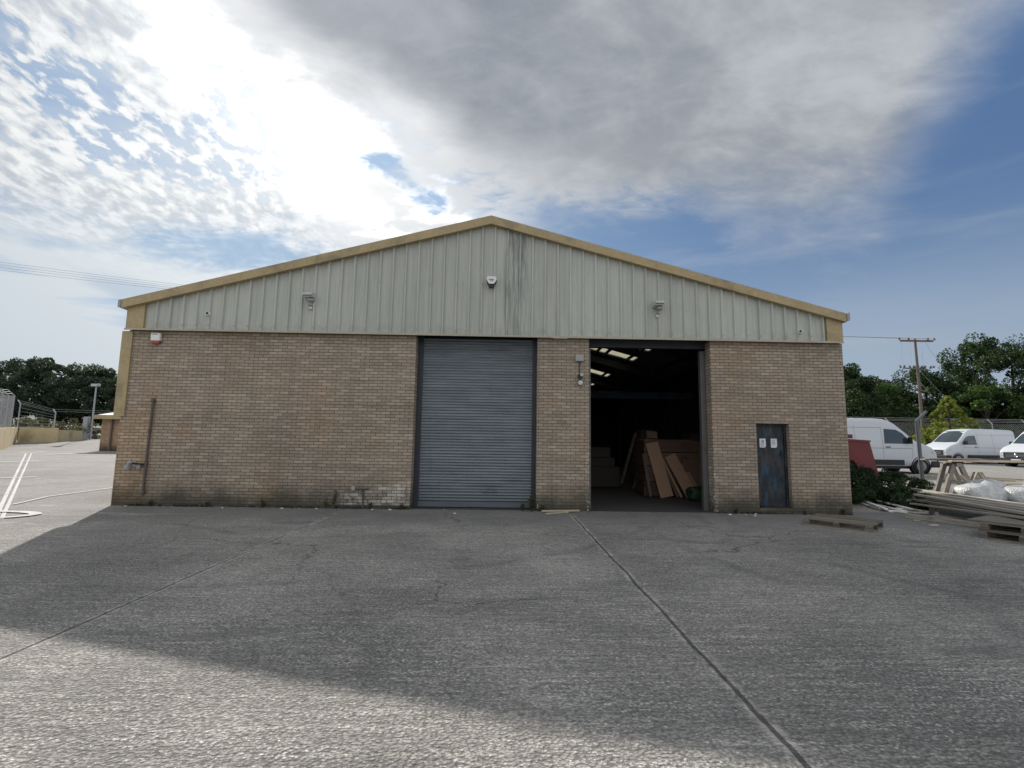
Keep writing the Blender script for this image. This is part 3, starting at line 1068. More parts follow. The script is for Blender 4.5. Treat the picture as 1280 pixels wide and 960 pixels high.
# junction box and bulkhead lamp on the pier
a = thing('wall_lamp', (1.86, 11.9, 3.2), 'black swivel lamp with white face wired to a grey box on the brick pier', 'lamp')
MB().cbox(1.76, 1.96, 11.80, 11.899, 3.62, 3.79, .01).build('junction_box', GREYBOX, a)
MB().tube([(1.86, 11.885, 3.62), (1.86, 11.88, 3.3), (1.865, 11.87, 3.28)], .009, 6).build('cable', BLACK, a)
mb = MB()
mb.cbox(1.83, 1.93, 11.79, 11.899, 3.20, 3.30, .012)
mb.tube([(1.87, 11.80, 3.22), (1.865, 11.76, 3.14)], .022, 8)
mb.build('bracket', BLACK, a)
M = Matrix.Translation((1.87, 11.76, 3.07)) @ Matrix.Rotation(R(80), 4, 'X')
MB().lathe([(.04, -.05), (.07, -.02), (.075, .02)], 18, M).build('housing', BLACK, a)
MB().lathe([(.062, .021), (.06, .03), (.03, .045)], 18, M).build('lens', LENSM, a)
MB().lathe([(.035, 0), (.035, .02), (.015, .03)], 14, Matrix.Translation((1.905, 11.785, 3.27)) @ Matrix.Rotation(R(90), 4, 'X')).build('eye', LENSM, a)
# old pipe on the left
a = thing('drain_pipe', (-8.42, 11.85, .25), 'rusty dark pipe up the left end of the brick wall', 'pipe')
mb = MB()
mb.tube([(-8.44, 11.86, .25), (-8.43, 11.86, 1.4), (-8.41, 11.86, 2.46)], .027, 10)
mb.build('pipe_run', PIPE, a)
for zz in (.32, 1.0, 1.75):
    MB().tube([(-8.43, 11.86, zz - .025), (-8.43, 11.86, zz + .025)], .038, 10).build('pipe_collar', PIPE, a)
MB().cbox(-8.45, -8.37, 11.82, 11.899, 2.44, 2.53, .012).build('pipe_cap', PIPE, a)
a = thing('bracket_lamp', (-8.6, 11.8, .95), 'grey lamp on a short arm beside the foot of the rusty pipe', 'lamp')
MB().tube([(-8.47, 11.86, .96), (-8.58, 11.80, .98), (-8.66, 11.72, .99)], .022, 8).build('arm', BLACK, a)
M = Matrix.Translation((-8.70, 11.70, .96)) @ Matrix.Rotation(R(28), 4, 'Y') @ Matrix.Rotation(R(25), 4, 'X')
MB().lathe([(.085, -.10), (.085, -.085), (.06, .0), (.045, .09), (.02, .10)], 18, M).build('shade', GALV, a)
MB().cbox(-8.62, -8.54, 11.80, 11.897, .86, 1.0, .01).build('back_plate', GREYBOX, a)
# tap / spout low on the wall
a = thing('wall_tap', (-3.35, 11.85, .45), 'low rusty standpipe with a small tap against the left brick wall', 'tap')
MB().tube([(-3.27, 11.86, .0), (-3.29, 11.86, .42), (-3.31, 11.85, .46)], .025, 8).build('standpipe', PIPE, a)
mb = MB()
mb.tube([(-3.16, 11.84, .47), (-3.42, 11.80, .47), (-3.50, 11.78, .44)], .028, 8)
mb.build('tap_body', PIPE, a)
MB().cbox(-3.54, -3.45, 11.73, 11.82, .42, .53, .02).build('tap_head', GREYBOX, a)

# ------------------------------------------------------------------ inside the doorway
def boxthing(name, x0, x1, y0, y1, z0, z1, mat, label, cat, group=None, c=.01):
    o = MB().cbox(x0, x1, y0, y1, z0, z1, c).build(name, mat, None, loc=((x0 + x1) / 2, (y0 + y1) / 2, z0))
    return tag(o, label, cat, group)


# sheet stack on the right: layers
z0 = .03
tags = ['lowest thick pack of boards on the shed floor behind the leaning planks', 'second pack of boards up behind the leaning planks', 'third pack of boards up behind the leaning planks', 'topmost pale pack of boards behind the leaning planks']
for k, (h, dx) in enumerate(((.42, .0), (.46, .02), (.40, -.01), (.36, .01))):
    a = thing('board_pack', (5.5, 16.2, z0), tags[k], 'board pack', 'packs of boards inside the doorway')
    mb = MB()
    n = 5
    for q in range(n):
        zz = z0 + q * h / n
        e = random.uniform(-.02, .02)
        mb.box(4.42 + dx + e, 7.2 + dx + e, 15.30 + e, 16.25, zz, zz + h / n - .006)
    mb.build('board_sheets', PLY, a)
    for bx in (4.6, 5.6, 6.6) if k < 3 else ():
        MB().box(bx, bx + .09, 15.4, 16.2, z0 + h - .004, z0 + h + .02).build('bearer', TIM_DARK, a)
    z0 += h + .022


def leaning(name, pts_bottom, top, w, th, mat, label, cat, group=None):
    """board from bottom centre to top centre, width along x"""
    b = Vector(pts_bottom)
    t_ = Vector(top)
    d = (t_ - b)
    L = d.length
    d.normalize()
    sx = Vector((1, 0, 0))
    sx = (sx - d * sx.dot(d)).normalized()
    ny = d.cross(sx)
    M = Matrix(((sx.x, ny.x, d.x, b.x), (sx.y, ny.y, d.y, b.y), (sx.z, ny.z, d.z, b.z), (0, 0, 0, 1)))
    me = MB().cbox(-w / 2, w / 2, -th / 2, th / 2, 0, L, .004)
    o = me.build(name, mat, None)
    o.matrix_world = M
    return tag(o, label, cat, group)


leaning('plank', (5.00, 14.95, .03), (4.66, 15.28, 1.66), .40, .04, PLYFACE, 'widest pale plank leaning at the left end of the board packs', 'plank', 'planks leaning inside the doorway')
leaning('plank', (5.32, 14.9, .03), (4.86, 15.26, 1.32), .07, .04, PLY, 'narrow batten leaning beside the widest pale plank', 'plank', 'planks leaning inside the doorway')
leaning('plank', (5.44, 14.95, .03), (4.94, 15.27, 1.25), .06, .04, PLYFACE, 'second narrow batten, right of the first leaning batten', 'plank', 'planks leaning inside the doorway')
leaning('plank', (5.78, 14.9, .03), (5.22, 15.27, 1.28), .36, .03, PLYFACE, 'tilted wide plank leaning right of the narrow battens', 'plank', 'planks leaning inside the doorway')
leaning('plywood_sheet', (6.3, 14.95, .03), (6.2, 15.28, 1.2), 1.2, .02, PLY, 'brown board sheet leaning behind the green sack', 'board')
leaning('plank', (4.78, 15.6, 1.80), (4.80, 15.72, 2.02), .34, .04, PLYFACE, 'short offcut propped on top of the board packs', 'plank')
leaning('plank', (6.02, 14.85, .03), (5.62, 15.27, 1.02), .13, .03, PLYFACE, 'orange-brown offcut leaning between the tilted wide plank and the green sack', 'plank', 'planks leaning inside the doorway')
leaning('plank', (4.52, 15.02, .03), (4.40, 15.28, 1.30), .09, .05, TIM_DARK, 'dark upright batten at the left end of the board packs', 'plank', 'planks leaning inside the doorway')
for k_, (x_, y_, w_, l_, a_, lab_) in enumerate(((4.9, 15.9, .5, .9, .25, 'skewed loose sheet lying on top of the board packs'), (5.7, 15.8, .6, .8, -.2, 'second loose sheet on top of the board packs, to the right'))):
    o_ = MB().cbox(-l_ / 2, l_ / 2, -w_ / 2, w_ / 2, 0, .022, .003).build('loose_sheet', PLYFACE, None)
    o_.location = (x_, y_, 1.74 + .002)
    o_.rotation_euler = (0, 0, a_)
    tag(o_, lab_, 'board', 'loose sheets on the board packs')
# green sack
def blob(name, c, r, mat, label, cat, seed=1, amp=.18, group=None, flat=True, sub=3):
    import bmesh
    bm = bmesh.new()
    bmesh.ops.create_icosphere(bm, subdivisions=sub, radius=1.)
    rr = random.Random(seed)
    ph = [(rr.uniform(-3, 3), rr.uniform(-3, 3), rr.uniform(-3, 3), rr.uniform(0, 6)) for _ in range(7)]
    for v in bm.verts:
        p = v.co.normalized()
        k = 1 + amp * sum(math.sin(a * p.x * 1.6 + b * p.y * 1.6 + cc * p.z * 1.6 + d) for a, b, cc, d in ph) / 3
        q = Vector((math.copysign(abs(p.x) ** .7, p.x), math.copysign(abs(p.y) ** .7, p.y), math.copysign(abs(p.z) ** .75, p.z))) * k
        v.co = (q.x * r[0], q.y * r[1], max(q.z * r[2], -r[2] * .8) if flat else q.z * r[2])
    me = bpy.data.meshes.new(name)
    bm.to_mesh(me)
    bm.free()
    me.polygons.foreach_set('use_smooth', [True] * len(me.polygons))
    me.materials.append(mat)
    o = bpy.data.objects.new(name, me)
    COL.objects.link(o)
    o.location = c
    return tag(o, label, cat, group)


blob('green_sack', (5.72, 14.35, .19), (.34, .22, .22), SACKG, 'green sack slumped at the right jamb in the open doorway', 'sack', 5)
# cartons left, and A-frame of sheets
boxthing('carton', 3.0, 4.35, 18.2, 19.4, .02, .74, CARD, 'widest carton, at the bottom of the stack left in the doorway', 'carton', 'cartons stacked inside the doorway')
boxthing('carton', 3.0, 4.18, 18.3, 19.4, .745, 1.08, CARD, 'middle carton of the stack left in the doorway', 'carton', 'cartons stacked inside the doorway')
boxthing('carton', 3.0, 4.02, 18.25, 19.3, 1.085, 1.46, CARD, 'top carton of the stack left in the doorway', 'carton', 'cartons stacked inside the doorway')
a = thing('timber_rack', (5.1, 18.6, 0), 'dark sloping rack of timber behind the board packs in the doorway', 'rack')
mb = MB()
for q in range(6):
    mb.box(5.0 + q * .05, 6.8, 17.9, 19.6, .05 + q * .27, .05 + q * .27 + .24)
mb.build('stored_timber', TIM_DARK, a)
for ya in (17.78, 19.62):
    MB().prism([(4.70, .02), (4.80, .02), (5.40, 2.05), (5.30, 2.05)], 'y', ya, ya + .08).build('sloping_post', TIM_GREY, a)
boxthing('carton', 5.12, 5.62, 18.1, 18.7, 1.70, 2.12, CARD, 'brown carton on top of the dark timber rack', 'carton')
boxthing('carton', 7.0, 7.5, 18.2, 18.9, 1.64, 2.02, CARD, 'dim carton standing deep behind the board packs', 'carton')
MB_ = boxthing('carton', 6.9, 8.0, 18.0, 19.0, .02, 1.63, CARD, 'tall dim carton under the small one behind the board packs', 'carton')

# ------------------------------------------------------------------ on the apron
def board(name, a, b, w, th, mat, label, cat, group=None, tilt=0.):
    """board lying from a to b (centre line of its underside)"""
    a = Vector(a)
    b = Vector(b)
    d = b - a
    L = d.length
    d.normalize()
    s = Vector((-d.y, d.x, 0)).normalized()
    s = (Matrix.Rotation(tilt, 3, d) @ s)
    n = d.cross(s)
    if n.z < 0:
        n = -n
        s = -s
    M = Matrix(((d.x, s.x, n.x, a.x), (d.y, s.y, n.y, a.y), (d.z, s.z, n.z, a.z), (0, 0, 0, 1)))
    o = MB().cbox(0, L, -w / 2, w / 2, 0, th, min(.004, th / 4)).build(name, mat, None)
    o.matrix_world = M
    return tag(o, label, cat, group)


board('timber_offcut', (.93, 11.55, .03), (1.83, 11.70, .03), .06, .035, TIM_PALE, 'pale batten lying along the foot of the brick pier, on top of its pair', 'offcut', 'offcuts at the pier')
board('timber_offcut', (1.0, 11.30, .004), (1.55, 11.62, .004), .06, .03, TIM_PALE, 'short pinkish batten crossing under the longer one at the pier', 'offcut', 'offcuts at the pier')


def make_pallet(label, group):
    t_ = thing('pallet', (0, 0, 0), label, 'pallet', group)
    for k in range(6):
        yy = -.5 + k * .18
        MB().box(-.6, .6, yy, yy + .10, .122, .144).build('deck_board', TIM_PAL, t_, world=False)
    for k in (-1, 0, 1):
        MB().box(-.6, .6, k * .45 - .05, k * .45 + .05, 0, .02).build('skid', TIM_PAL, t_, world=False)
        for j in (-1, 0, 1):
            MB().box(j * .535 - .06, j * .535 + .06, k * .45 - .05, k * .45 + .05, .021, .10).build('block', TIM_DARK, t_, world=False)
    for j in (-1, 0, 1):
        MB().box(j * .535 - .05, j * .535 + .05, -.5, .5, .1005, .1215).build('cross_board', TIM_PAL, t_, world=False)
    return t_


P0 = make_pallet('grey pallet lying flat on the yard in front of the blue door', 'pallets in the yard')
ang = math.atan2(9.51 - 10.35, 7.09 - 6.33)
# near long edge runs from (6.33,10.35) to (7.1,9.5)
d = Vector((math.cos(ang), math.sin(ang), 0))
nrm = Vector((-d.y, d.x, 0))
c = Vector((6.72, 9.93, 0)) + nrm * .5
P0.location = (c.x, c.y, .0)
P0.rotation_euler = (0, 0, ang)
ang2 = math.atan2(8.35 - 9.1, 9.25 - 8.85)
d = Vector((math.cos(ang2), math.sin(ang2), 0))
nrm = Vector((-d.y, d.x, 0))
c = Vector((8.86, 9.15, 0)) + d * .6 + nrm * .5
dup(P0, (c.x, c.y, 0), ang2, 'lowest pallet of the stack at the right edge, flat on the yard')
dup(P0, (c.x + .02, c.y - .01, .146), ang2 + .03, 'middle pallet of the stack at the right edge')
board('wide_board', Vector((c.x, c.y, .2915)) - d * .75 + nrm * .02, Vector((c.x, c.y, .2915)) + d * 1.0 + nrm * .05, 1.02, .03, TIM_GREY, 'wide grey board lying on top of the pallet stack at the right edge', 'board')

# long timber pile behind the pallet stack
def pile_pt(tt, u):
    T = Vector((10.5 + 2.2 * tt, 12.6 + 2.2 * tt, 0))
    Cc = Vector((9.85 + 2.15 * tt, 9.25 + 1.95 * tt, 0))
    return T + (Cc - T) * u


rr_ = random.Random(3)
lower = ['dark plank at the front edge in the lower layer of the long pile', 'dark plank second from the front in the lower layer of the long pile', 'dark plank third from the front in the lower layer of the long pile', 'dark plank in the middle of the lower layer of the long pile',
         'dark plank third from the back in the lower layer of the long pile', 'dark plank second from the back in the lower layer of the long pile', 'dark plank at the back edge in the lower layer of the long pile']
for k, l in enumerate(lower):
    tt = .02 + k * .155
    a_, b_ = pile_pt(tt, .06 + rr_.uniform(0, .12)), pile_pt(tt + rr_.uniform(-.03, .03), 1.3)
    board('plank', (a_.x, a_.y, .295), (b_.x, b_.y, .33), rr_.uniform(.13, .19), .045, TIM_DARK, l, 'plank', 'planks in the long timber pile')
upper = ['thin pale plank sloping down at the front edge on top of the long pile', 'pale grey plank second from the front on top of the long pile', 'pale grey plank third from the front on top of the long pile', 'pale grey plank in the middle on top of the long pile',
         'pale grey plank third from the back on top of the long pile', 'wide pale grey plank at the back on top of the long pile']
for k, l in enumerate(upper):
    tt = -.03 + k * .19 + rr_.uniform(-.03, .03)
    a_, b_ = pile_pt(tt, -.10 + rr_.uniform(0, .16)), pile_pt(tt + rr_.uniform(-.07, .07), 1.3)
    za = .345 if k else .21
    board('plank', (a_.x, a_.y, za + .05 * (k % 3 == 1)), (b_.x, b_.y, .385), .10 + .05 * (k == 5), rr_.uniform(.03, .055), TIM_ASH, l, 'plank', 'planks in the long timber pile')
for k, u in enumerate((.22, .86)):
    a_, b_ = pile_pt(.10, u), pile_pt(1.0, u)
    for q in range(2):
        board('bearer', (a_.x, a_.y, q * .147), (b_.x, b_.y, q * .147), .10, .145, TIM_DARK, ['far', 'near'][k] + (' lower' if q == 0 else ' upper') + ' thick bearer under the long timber pile', 'bearer', 'bearers under the long pile')
rr2 = random.Random(9)
offl = ['nearest the far bearer', 'beside the scrap battens', 'half under the front of the long pile', 'near the plank on edge', 'between the scrap battens and the long pile', 'close to the pallet stack']
for k, (ox, oy) in enumerate(((10.6, 11.9), (9.95, 12.9), (10.15, 11.7), (9.35, 11.0), (10.05, 12.2), (9.0, 10.35))):
    an = rr2.uniform(0, 3.1)
    L_ = rr2.uniform(.12, .3)
    board('wood_offcut', (ox, oy, .004), (ox + L_ * math.cos(an), oy + L_ * math.sin(an), .004), .06, .03, TIM_ASH if k % 2 else SCRAPW, 'short loose wood offcut on the ground ' + offl[k], 'offcut', 'loose offcuts by the timber pile')
board('plank', (9.45, 11.5, .005), (10.15, 9.6, .005), .05, .11, TIM_GREY, 'pale-topped plank on edge on the ground before the long pile', 'plank')
board('plank', (9.75, 11.75, .003), (10.35, 10.6, .003), .10, .03, TIM_PALE, 'short pale plank flat on the ground behind the plank on edge', 'plank')
board('plank', (10.05, 11.35, .005), (10.7, 10.2, .005), .22, .09, TIM_GREY, 'thick grey offcut under the front of the long pile', 'plank')

# white scrap battens beside the bush
scr = [((10.42, 14.0, .03), (9.98, 12.5, .05)), ((10.75, 13.95, .05), (10.62, 12.4, .06)), ((10.5, 13.5, .005), (10.45, 12.45, .005)), ((10.55, 12.9, .03), (10.95, 12.1, .03)),
       ((10.1, 12.6, .005), (10.85, 12.15, .005)), ((10.3, 13.2, .005), (10.02, 12.4, .005)), ((10.85, 13.5, .005), (10.9, 12.5, .02)), ((10.2, 13.7, .005), (10.12, 12.9, .005)), ((10.95, 13.1, .005), (10.35, 12.55, .036))]
sl = ['longest white batten at the left of the scrap heap', 'long white batten on the right of the scrap heap', 'white batten in the middle of the scrap heap', 'white batten slanting to the right end of the scrap heap',
      'white batten across the near edge of the scrap heap', 'short white batten under the longest one of the scrap heap', 'white batten nearest the long timber pile in the scrap heap', 'shortest white batten at the left back of the scrap heap', 'white batten crossing over the middle of the scrap heap']
SCRAP = paint('white batten', (.82, .80, .77), .6, .2, 5., dirt=(.45, .40, .33))
for (a, b), l in zip(scr, sl):
    dz = gz(a[0], a[1]), gz(b[0], b[1])
    board('scrap_batten', (a[0] - .2, a[1], a[2] + dz[0]), (b[0] - .2, b[1], b[2] + dz[1]), .085, .035, SCRAP, l, 'batten', 'white scrap battens by the bush')

# sawhorses with boards
def make_sawhorse(label, group):
    t_ = thing('sawhorse', (0, 0, 0), label, 'sawhorse', group)
    MB().cbox(-.34, .34, -.06, .06, .87, .98, .006).build('top_beam', TIM_GREY, t_, world=False)
    for sx in (-1, 1):
        for sy in (-1, 1):
            mb = MB()
            x_ = sx * .22
            mb.prism([(sy * .03, .95), (sy * .14, .95), (sy * .44, 0), (sy * .32, 0)], 'x', x_ - .055, x_ + .055)
            mb.build('leg', TIM_GREY, t_, world=False)
        mb = MB()
        mb.prism([(-.24, .36), (.24, .36), (.21, .45), (-.21, .45)], 'x', sx * .295 - .015, sx * .295 + .015)
        mb.build('brace', TIM_GREY, t_, world=False)
    return t_


H0 = make_sawhorse('weathered sawhorse, nearer the fence post, under long boards', 'sawhorses in the yard')
H0.location = (13.9, 15.0, gz(13.9, 15.0))
H0.rotation_euler = (0, 0, R(75))
dup(H0, (16.35, 14.7, gz(16.35, 14.7)), R(80), 'weathered sawhorse at the right edge, under the far end of the long boards')
dup(H0, (18.2, 18.6, gz(18.2, 18.6)), R(70), 'small sawhorse farther back, between the two that carry boards', scale=(.6, .6, .45))
zt = .26 + .985
board('board', (13.2, 15.25, zt), (17.4, 15.0, zt), .22, .04, TIM_GREY, 'wide grey board lying across the two sawhorses, at the back', 'board', 'boards on the sawhorses')
board('board', (13.6, 14.75, zt - .02), (17.5, 14.45, zt - .02), .2, .04, TIM_PALE, 'pale board lying across the two sawhorses, at the front', 'board', 'boards on the sawhorses')
board('board', (13.1, 15.0, zt + .042), (14.8, 15.05, zt + .042), .25, .03, TIM_GREY, 'short board on top at the left sawhorse', 'board', 'boards on the sawhorses')
# pale battens lying farther back
for k, (a, b, l) in enumerate((((18.3, 21.6), (20.5, 19.4), 'pale batten nearest the fence post on the sunlit ground before the first van'), ((18.9, 21.9), (21.6, 20.0), 'pale batten second from the fence post on the sunlit ground'),
                               ((16.4, 18.2), (20.2, 17.2), 'long pinkish batten in front of the others on the sunlit ground'), ((16.9, 18.6), (20.6, 17.5), 'long pale batten behind the pinkish one on the sunlit ground'))):
    board('batten', (a[0], a[1], gz(*a) + .02), (b[0], b[1], gz(*b) + .02), .12, .06, TIM_PALE, l, 'batten', 'pale battens on the sunlit ground')
# wrapped packs
for k, (c, r_, l) in enumerate((((13.55, 13.9, .26), (.62, .42, .30), 'white wrapped pack behind the timber pile, left of its pair'), ((14.75, 13.5, .28), (.75, .5, .34), 'white wrapped pack behind the timber pile, right of its pair'),
                                ((14.1, 14.2, .40), (.4, .4, .22), 'small white wrapped bundle between the two larger white packs'))):
    blob('wrapped_pack', (c[0], c[1], c[2] + gz(c[0], c[1])), r_, WRAP, l, 'pack', 20 + k, .12, 'white wrapped packs')

# ------------------------------------------------------------------ weeds, bushes, trees
def leaf_quads(centres, spread, per, size, seed, flat=.0):
    rg = np.random.default_rng(seed)
    c = np.repeat(np.asarray(centres, float), per, axis=0)
    sp = np.repeat(np.asarray(spread, float).reshape(-1, 1) if np.ndim(spread) else np.full((len(centres), 1), spread), per, axis=0)
    d = rg.normal(size=c.shape)
    d /= np.linalg.norm(d, axis=1, keepdims=True) + 1e-9
    rad = rg.uniform(.35, 1., size=(len(c), 1)) ** .5
    p = c + d * rad * sp * np.array([1, 1, .8])
    a = rg.normal(size=p.shape)
    a /= np.linalg.norm(a, axis=1, keepdims=True)
    b = np.cross(a, rg.normal(size=p.shape))
    b /= np.linalg.norm(b, axis=1, keepdims=True)
    s = size * rg.uniform(.6, 1.3, size=(len(p), 1))
    v = np.stack([p - a * s * .5, p + b * s * .32, p + a * s * .5, p - b * s * .32], axis=1).reshape(-1, 3)
    q = np.arange(len(v)).reshape(-1, 4)
    return v, q


def crown_centres(H, Rr, base, n, seed, lob=.35, shape=1.):
    """clump centres filling an uneven crown from height base to H"""
    rg = np.random.default_rng(seed)
    out = []
    sp = []
    lobes = [(rg.uniform(0, 6.28), rg.uniform(.0, .7), rg.uniform(.5, 1.)) for _ in range(7)]
    hc = (H + base) / 2
    hh = (H - base) / 2
    while len(out) < n:
        d = rg.normal(size=3)
        d /= np.linalg.norm(d)
        az = math.atan2(d[1], d[0])
        k = 1.
        for la, lz, ls in lobes:
            k += lob * ls * max(0, math.cos(az - la)) ** 3 * math.cos((d[2] - lz) * 2) / 2
        k *= rg.uniform(.55, 1.) ** .6
        k = min(k, 1.28)
        w = 1 - .25 * max(0, d[2]) * shape
        out.append((d[0] * Rr * k * w, d[1] * Rr * k * w, hc + d[2] * hh * min(k, 1.06)))
        sp.append(Rr * rg.uniform(.11, .29))
    return out, sp


TREE_CACHE = {}
def tree(name, x, y, H, Rr, base, label, mat, seed, cat='tree', group=None, n=60, per=70, size=.42):
    z = gz(x, y) - .05
    root = thing(name, (x, y, z), label, cat, group)
    rg = random.Random(seed)
    cs, sp = crown_centres(H - .4, Rr, base, n, seed)
    v, q = leaf_quads(cs, sp, per, size, seed)
    numesh('crown', v, q, mat, root)
    mb = MB()
    tr = .018 * H + .05
    mb.tube([(0, 0, -.1), (.1, .05, H * .25), (-.05, .1, H * .5), (.05, 0, H * .78)], [tr * 1.25, tr, tr * .7, tr * .25], 8)
    for k in range(9):
        c = cs[rg.randrange(len(cs))]
        z0_ = max(base * .6, min(c[2] * .6, H * .55))
        mb.tube([(0, 0, z0_), (c[0] * .45, c[1] * .45, (z0_ + c[2]) / 2 + .3), c], [tr * .5, tr * .3, tr * .1], 5)
    mb.build('trunk', BARK, root, world=False)
    return root


# right-hand trees beyond the van park
TR = [(38.0, 54, 9.9, 3.6, .6, LEAF_DK, 'dark tree rising right behind the corner of the warehouse'),
      (42.5, 57, 9.2, 3.9, .4, LEAF_MID, 'rounded mid-green tree left of the utility pole'),
      (47.0, 60, 9.0, 3.6, .4, LEAF_DK, 'dark lower tree directly behind the utility pole'),
      (50.5, 57, 10.4, 4.2, .4, LEAF_DK, 'dark spreading tree between the utility pole and the tallest tree'),
      (55.8, 56, 13.6, 4.6, .6, LEAF_DK, 'tallest dark tree at the right edge behind the vans'),
      (52.5, 52, 8.0, 3.4, .2, LEAF_MID, 'lower green tree in front of the tallest tree at the right'),
      (61.2, 57, 14.2, 5.0, .6, LEAF_DK, 'big dark tree beyond the right edge'),
      (57.5, 50, 9.5, 3.6, .2, LEAF_MID, 'mid-green tree beside the right edge behind the vans'),
      (32.0, 60, 8.5, 3.8, .4, LEAF_MID, 'green tree hidden mostly by the warehouse, first behind its right corner'),
      (44.5, 51, 5.4, 2.8, .1, LEAF_DK, 'low dark shrubby tree behind the first van, left of the pole')]
for k, (x, y, H, Rr, b, m_, l) in enumerate(TR):
    tree('broadleaf_tree', x, y, H, Rr, b, l, m_, 100 + k, group='trees beyond the van park', n=120, per=230, size=.25)
# left-hand trees
TL = [(-73.5, 74, 9.9, 4.4, .6, 'leftmost dark tree beyond the concrete wall'), (-67.0, 73, 10.6, 4.6, .6, 'tall dark tree right of the leftmost, beyond the concrete wall'),
      (-62.0, 75, 9.6, 4.3, .4, 'dark tree left of the lamp post, beyond the concrete wall'), (-57.8, 74, 7.8, 3.5, .3, 'lower dark tree just behind the lamp post'),
      (-55.3, 80, 8.8, 3.3, .3, 'thin greyish tree between the lamp post and the brick shed'), (-53.0, 76, 8.0, 3.6, .3, 'dark tree behind the brick shed'),
      (-81.0, 72, 11.0, 5.0, .5, 'large dark tree beyond the left edge'), (-70.0, 82, 8.5, 5.0, .1, 'bushy dark tree in the second row on the left'), (-60.5, 84, 8.0, 5.0, .1, 'bushy dark tree in the second row behind the lamp post'),
      (-48.0, 82, 9.0, 4.0, .3, 'dark tree mostly hidden by the warehouse on the left')]
for k, (x, y, H, Rr, b, l) in enumerate(TL):
    tree('broadleaf_tree', x, y, H, Rr, b, l, LEAF_L, 200 + k, group='trees beyond the concrete wall', n=120, per=220, size=.29)
# low scrub below the left trees and shrubs behind the wall
for k, (x, y, H, Rr, l, m_) in enumerate(((-45.0, 48.5, 1.9, 1.5, 'olive shrub behind the concrete wall, leftmost', LEAF_OLIVE), (-44.0, 51, 1.9, 2.2, 'wide olive shrub behind the middle of the concrete wall', LEAF_OLIVE), (-43.2, 52.2, 1.1, 1.3, 'low grey-green shrub behind the lower part of the concrete wall', LEAF_OLIVE),
                                    (-48.2, 50, 2.0, 1.8, 'olive shrub behind the wire mesh at the left edge', LEAF_OLIVE))):
    root = thing('shrub', (x, y, gz(x, y)), l, 'shrub', 'shrubs behind the concrete wall')
    cs, sp = crown_centres(H, Rr, -.2, 34, 300 + k)
    v, q = leaf_quads(cs, sp, 130, .15, 300 + k)
    numesh('foliage', v, q, m_, root)
    mb = MB()
    for j in range(5):
        c_ = cs[j]
        mb.tube([(0, 0, -.05), (c_[0] * .5, c_[1] * .5, c_[2] * .6), c_], [.05, .035, .01], 5)
    mb.build('stem', BARK, root, world=False)
# golden conifer
def conifer(x, y, H, Rr, label):
    z = gz(x, y)
    root = thing('conifer', (x, y, z), label, 'tree')
    rg = np.random.default_rng(5)
    cs, sp = [], []
    for k in range(230):
        t_ = rg.uniform(0, 1) ** 1.2
        r_ = Rr * (1 - t_) ** .8 * rg.uniform(.55, 1.08) + .05
        a_ = rg.uniform(0, 6.28)
        cs.append((r_ * math.cos(a_), r_ * math.sin(a_), .2 + t_ * (H - .4)))
        sp.append(.12 + .22 * (1 - t_))
    v, q = leaf_quads(cs, sp, 60, .17, 6)
    numesh('crown', v, q, LEAF_CON, root)
    MB().tube([(0, 0, -.1), (0, 0, H * .5), (.02, 0, H * .95)], [.16, .09, .02], 8).build('trunk', BARK, root, world=False)


conifer(36.2, 39.0, 5.3, 2.9, 'bright yellow-green conifer right of the utility pole behind the vans')
# bush at the corner
def bush(x, y, H, Rr, label, seed, mat=LEAF_BUSH, n=60, per=150, size=.055, flowers=0, group=None):
    z = gz(x, y)
    root = thing('bush', (x, y, z), label, 'bush', group)
    cs, sp = crown_centres(H, Rr, -.1, n, seed, .5)
    v, q = leaf_quads(cs, sp, per, size, seed)
    numesh('foliage', v, q, mat, root)
    mb = MB()
    for j in range(8):
        c_ = cs[j]
        mb.tube([(c_[0] * .2, c_[1] * .2, -.02), (c_[0] * .6, c_[1] * .6, c_[2] * .6), c_], [.02, .014, .004], 5)
    mb.build('stem', STALK, root, world=False)
    if flowers:
        rg = np.random.default_rng(seed)
        ctr = np.array(cs)
        ctr = ctr[(ctr[:, 0] < -.1) & (ctr[:, 2] > H * .45)][:6]
        v, q = leaf_quads(ctr, .2, 14, .05, seed + 1)
        numesh('flower_head', v, q, FLOWER, root)
    return root


bush(9.75, 14.0, .80, .75, 'dark green bush with a few yellow flowers against the right corner of the warehouse', 41, flowers=1)
bush(10.75, 14.4, .82, .75, 'dark green bush between the flowering bush and the low one at the post', 42)
bush(12.0, 15.1, .62, .72, 'lower green bush beside the fence post, behind the timber pile', 43)
bush(10.3, 15.4, .85, .9, 'dark bush at the back, in front of the red skip', 44)
bush(11.0, 13.5, .42, .6, 'smallest low bush right behind the white scrap battens', 45)


def weed(x, y, H, label, seed, n=5, leaf=.03, group='weeds along the foot of the wall'):
    root = thing('weed', (x, y, gz(x, y)), label, 'weed', group)
    rg = random.Random(seed)
    mb = MB()
    cs = []
    for k in range(n):
        a_ = rg.uniform(0, 6.28)
        h = H * rg.uniform(.5, 1)
        r_ = h * rg.uniform(.08, .35)
        tip = (r_ * math.cos(a_), min(r_ * math.sin(a_), .05), h)
        mb.tube([(rg.uniform(-.03, .03), 0, 0), (tip[0] * .4, tip[1] * .4, h * .6), tip], [.006, .005, .002], 4)
        for j in range(4):
            u = rg.uniform(.25, 1)
            cs.append((tip[0] * u, tip[1] * u, tip[2] * u))
    mb.build('stalk', STALK, root, world=False)
    v, q = leaf_quads(cs, leaf * 1.2, 9, leaf, seed)
    numesh('leaf_cluster', v, q, WEED, root)


